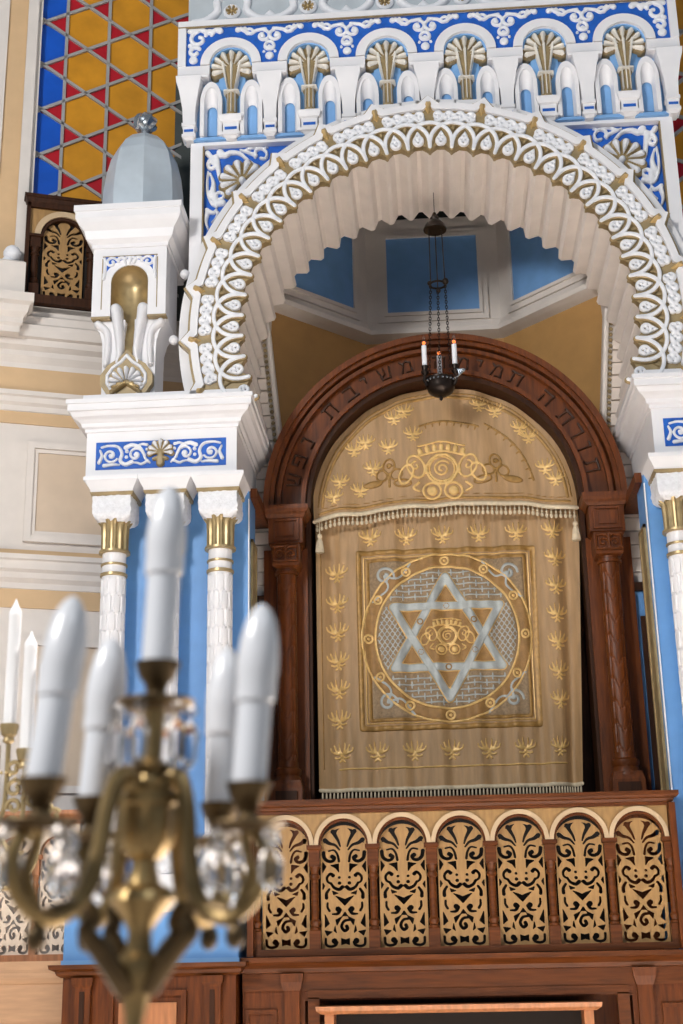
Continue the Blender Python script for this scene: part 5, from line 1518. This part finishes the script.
def ecandle(x, y, z, ht, tilt=0.0, ta=0.0):
    a = MB().lathe([(0.0152, z), (0.0152, z+ht)], x, y, n=22)
    b = MB().lathe([(0.0155, z+ht), (0.0178, z+ht+0.001), (0.0182, z+ht+0.008), (0.0182, z+ht+0.022), (0.0190, z+ht+0.026), (0.0188, z+ht+0.042), (0.0172, z+ht+0.058), (0.0138, z+ht+0.073), (0.0085, z+ht+0.084), (0.003, z+ht+0.089), (0.0004, z+ht+0.090)], x, y, n=26)
    for mb in (a, b):
        mb.v = [(px+tilt*cos(ta)*(pz-z), py+tilt*sin(ta)*(pz-z), pz) for px, py, pz in mb.v]
    so_ = lean(a).build('candle_sleeve', M_candle, ca); lean(b).build('frosted_bulb', M_bulb, so_)
def crystal(x, y, z, L):
    mb = MB().lathe([(0.0005, z), (0.0045, z-0.004), (0.0065, z-0.008), (0.0045, z-0.012), (0.0005, z-0.015)], x, y, n=6)
    mb.lathe([(0.0008, z-0.016), (0.0055, z-0.022), (0.0085, z-0.030), (0.0072, z-0.017-L*0.8), (0.0008, z-0.017-L)], x, y, n=6)
    lean(mb).build('crystal_drop', M_crystal, ca, smooth=0)
cup('candle_cup', kx, ky, 1.858, 1.0)
ecandle(kx, ky, 1.858, 0.088)
for i in range(6):
    a = radians(20+60*i); crystal(kx+0.034*cos(a), ky+0.034*sin(a), 1.826, 0.046)
ARMS = ((-0.459, -7.66, 0.073, 0.10), (-0.296, -7.59, 0.074, 0.03), (-0.346, -7.43, 0.070, 0.0), (-0.452, -7.51, 0.066, 0.03))
for i, (ax, ay, ht, ti) in enumerate(ARMS):
    dx, dy = ax-kx, ay-ky
    L = hypot(dx, dy); dx, dy = dx/L, dy/L
    tz = 1.741
    q = L/0.115
    pth = [(0.014, 1.738), (0.024, 1.755), (0.036, 1.752), (0.046, 1.725), (0.052, 1.685), (0.066, 1.648), (0.098, 1.632), (0.128, 1.650), (0.137, 1.682), (0.124, 1.704), (0.113, 1.697)]
    pts = cr([(kx+dx*r*q, ky+dy*r*q, z) for r, z in pth], 6)
    n = len(pts)
    lean(MB().tube(pts, [0.0092-0.0035*(k/n) for k in range(n)], 10)).build('branch', M_brass, ca)
    lean(MB().tube(cr([(kx+dx*0.110*q, ky+dy*0.110*q, 1.640), (kx+dx*0.122*q, ky+dy*0.122*q, 1.668), (kx+dx*0.116*q, ky+dy*0.116*q, 1.69), (ax, ay, 1.708)], 5), 0.005, 8)).build('candle_support', M_brass, ca)
    # lower scroll with a leaf, tied back to the stem
    lo = cr([(kx+dx*0.012, ky+dy*0.012, 1.575), (kx+dx*0.040*q, ky+dy*0.040*q, 1.605), (kx+dx*0.058*q, ky+dy*0.058*q, 1.622), (kx+dx*0.052*q, ky+dy*0.052*q, 1.632), (kx+dx*0.062*q, ky+dy*0.062*q, 1.645), (kx+dx*0.098*q, ky+dy*0.098*q, 1.638)], 5)
    lean(MB().tube(lo, [0.010-0.005*(k/len(lo)) for k in range(len(lo))], 8)).build('leaf_scroll', M_brassd, ca)
    lean(MB().ball((kx+dx*0.108*q, ky+dy*0.108*q, 1.618), 0.009, 8, 6, (1, 1, 1.3))).build('pendant_bud', M_brassd, ca)
    cup('candle_cup', ax, ay, tz, 0.95, pan=True)
    ecandle(ax, ay, tz, ht, ti, atan2(-dy, -dx) if i == 0 else 0)
    for k in range(4):
        a = radians(45+90*k); crystal(ax+0.032*cos(a), ay+0.032*sin(a), 1.706, 0.036)
    crystal(kx+dx*0.080*q, ky+dy*0.080*q, 1.70, 0.030)
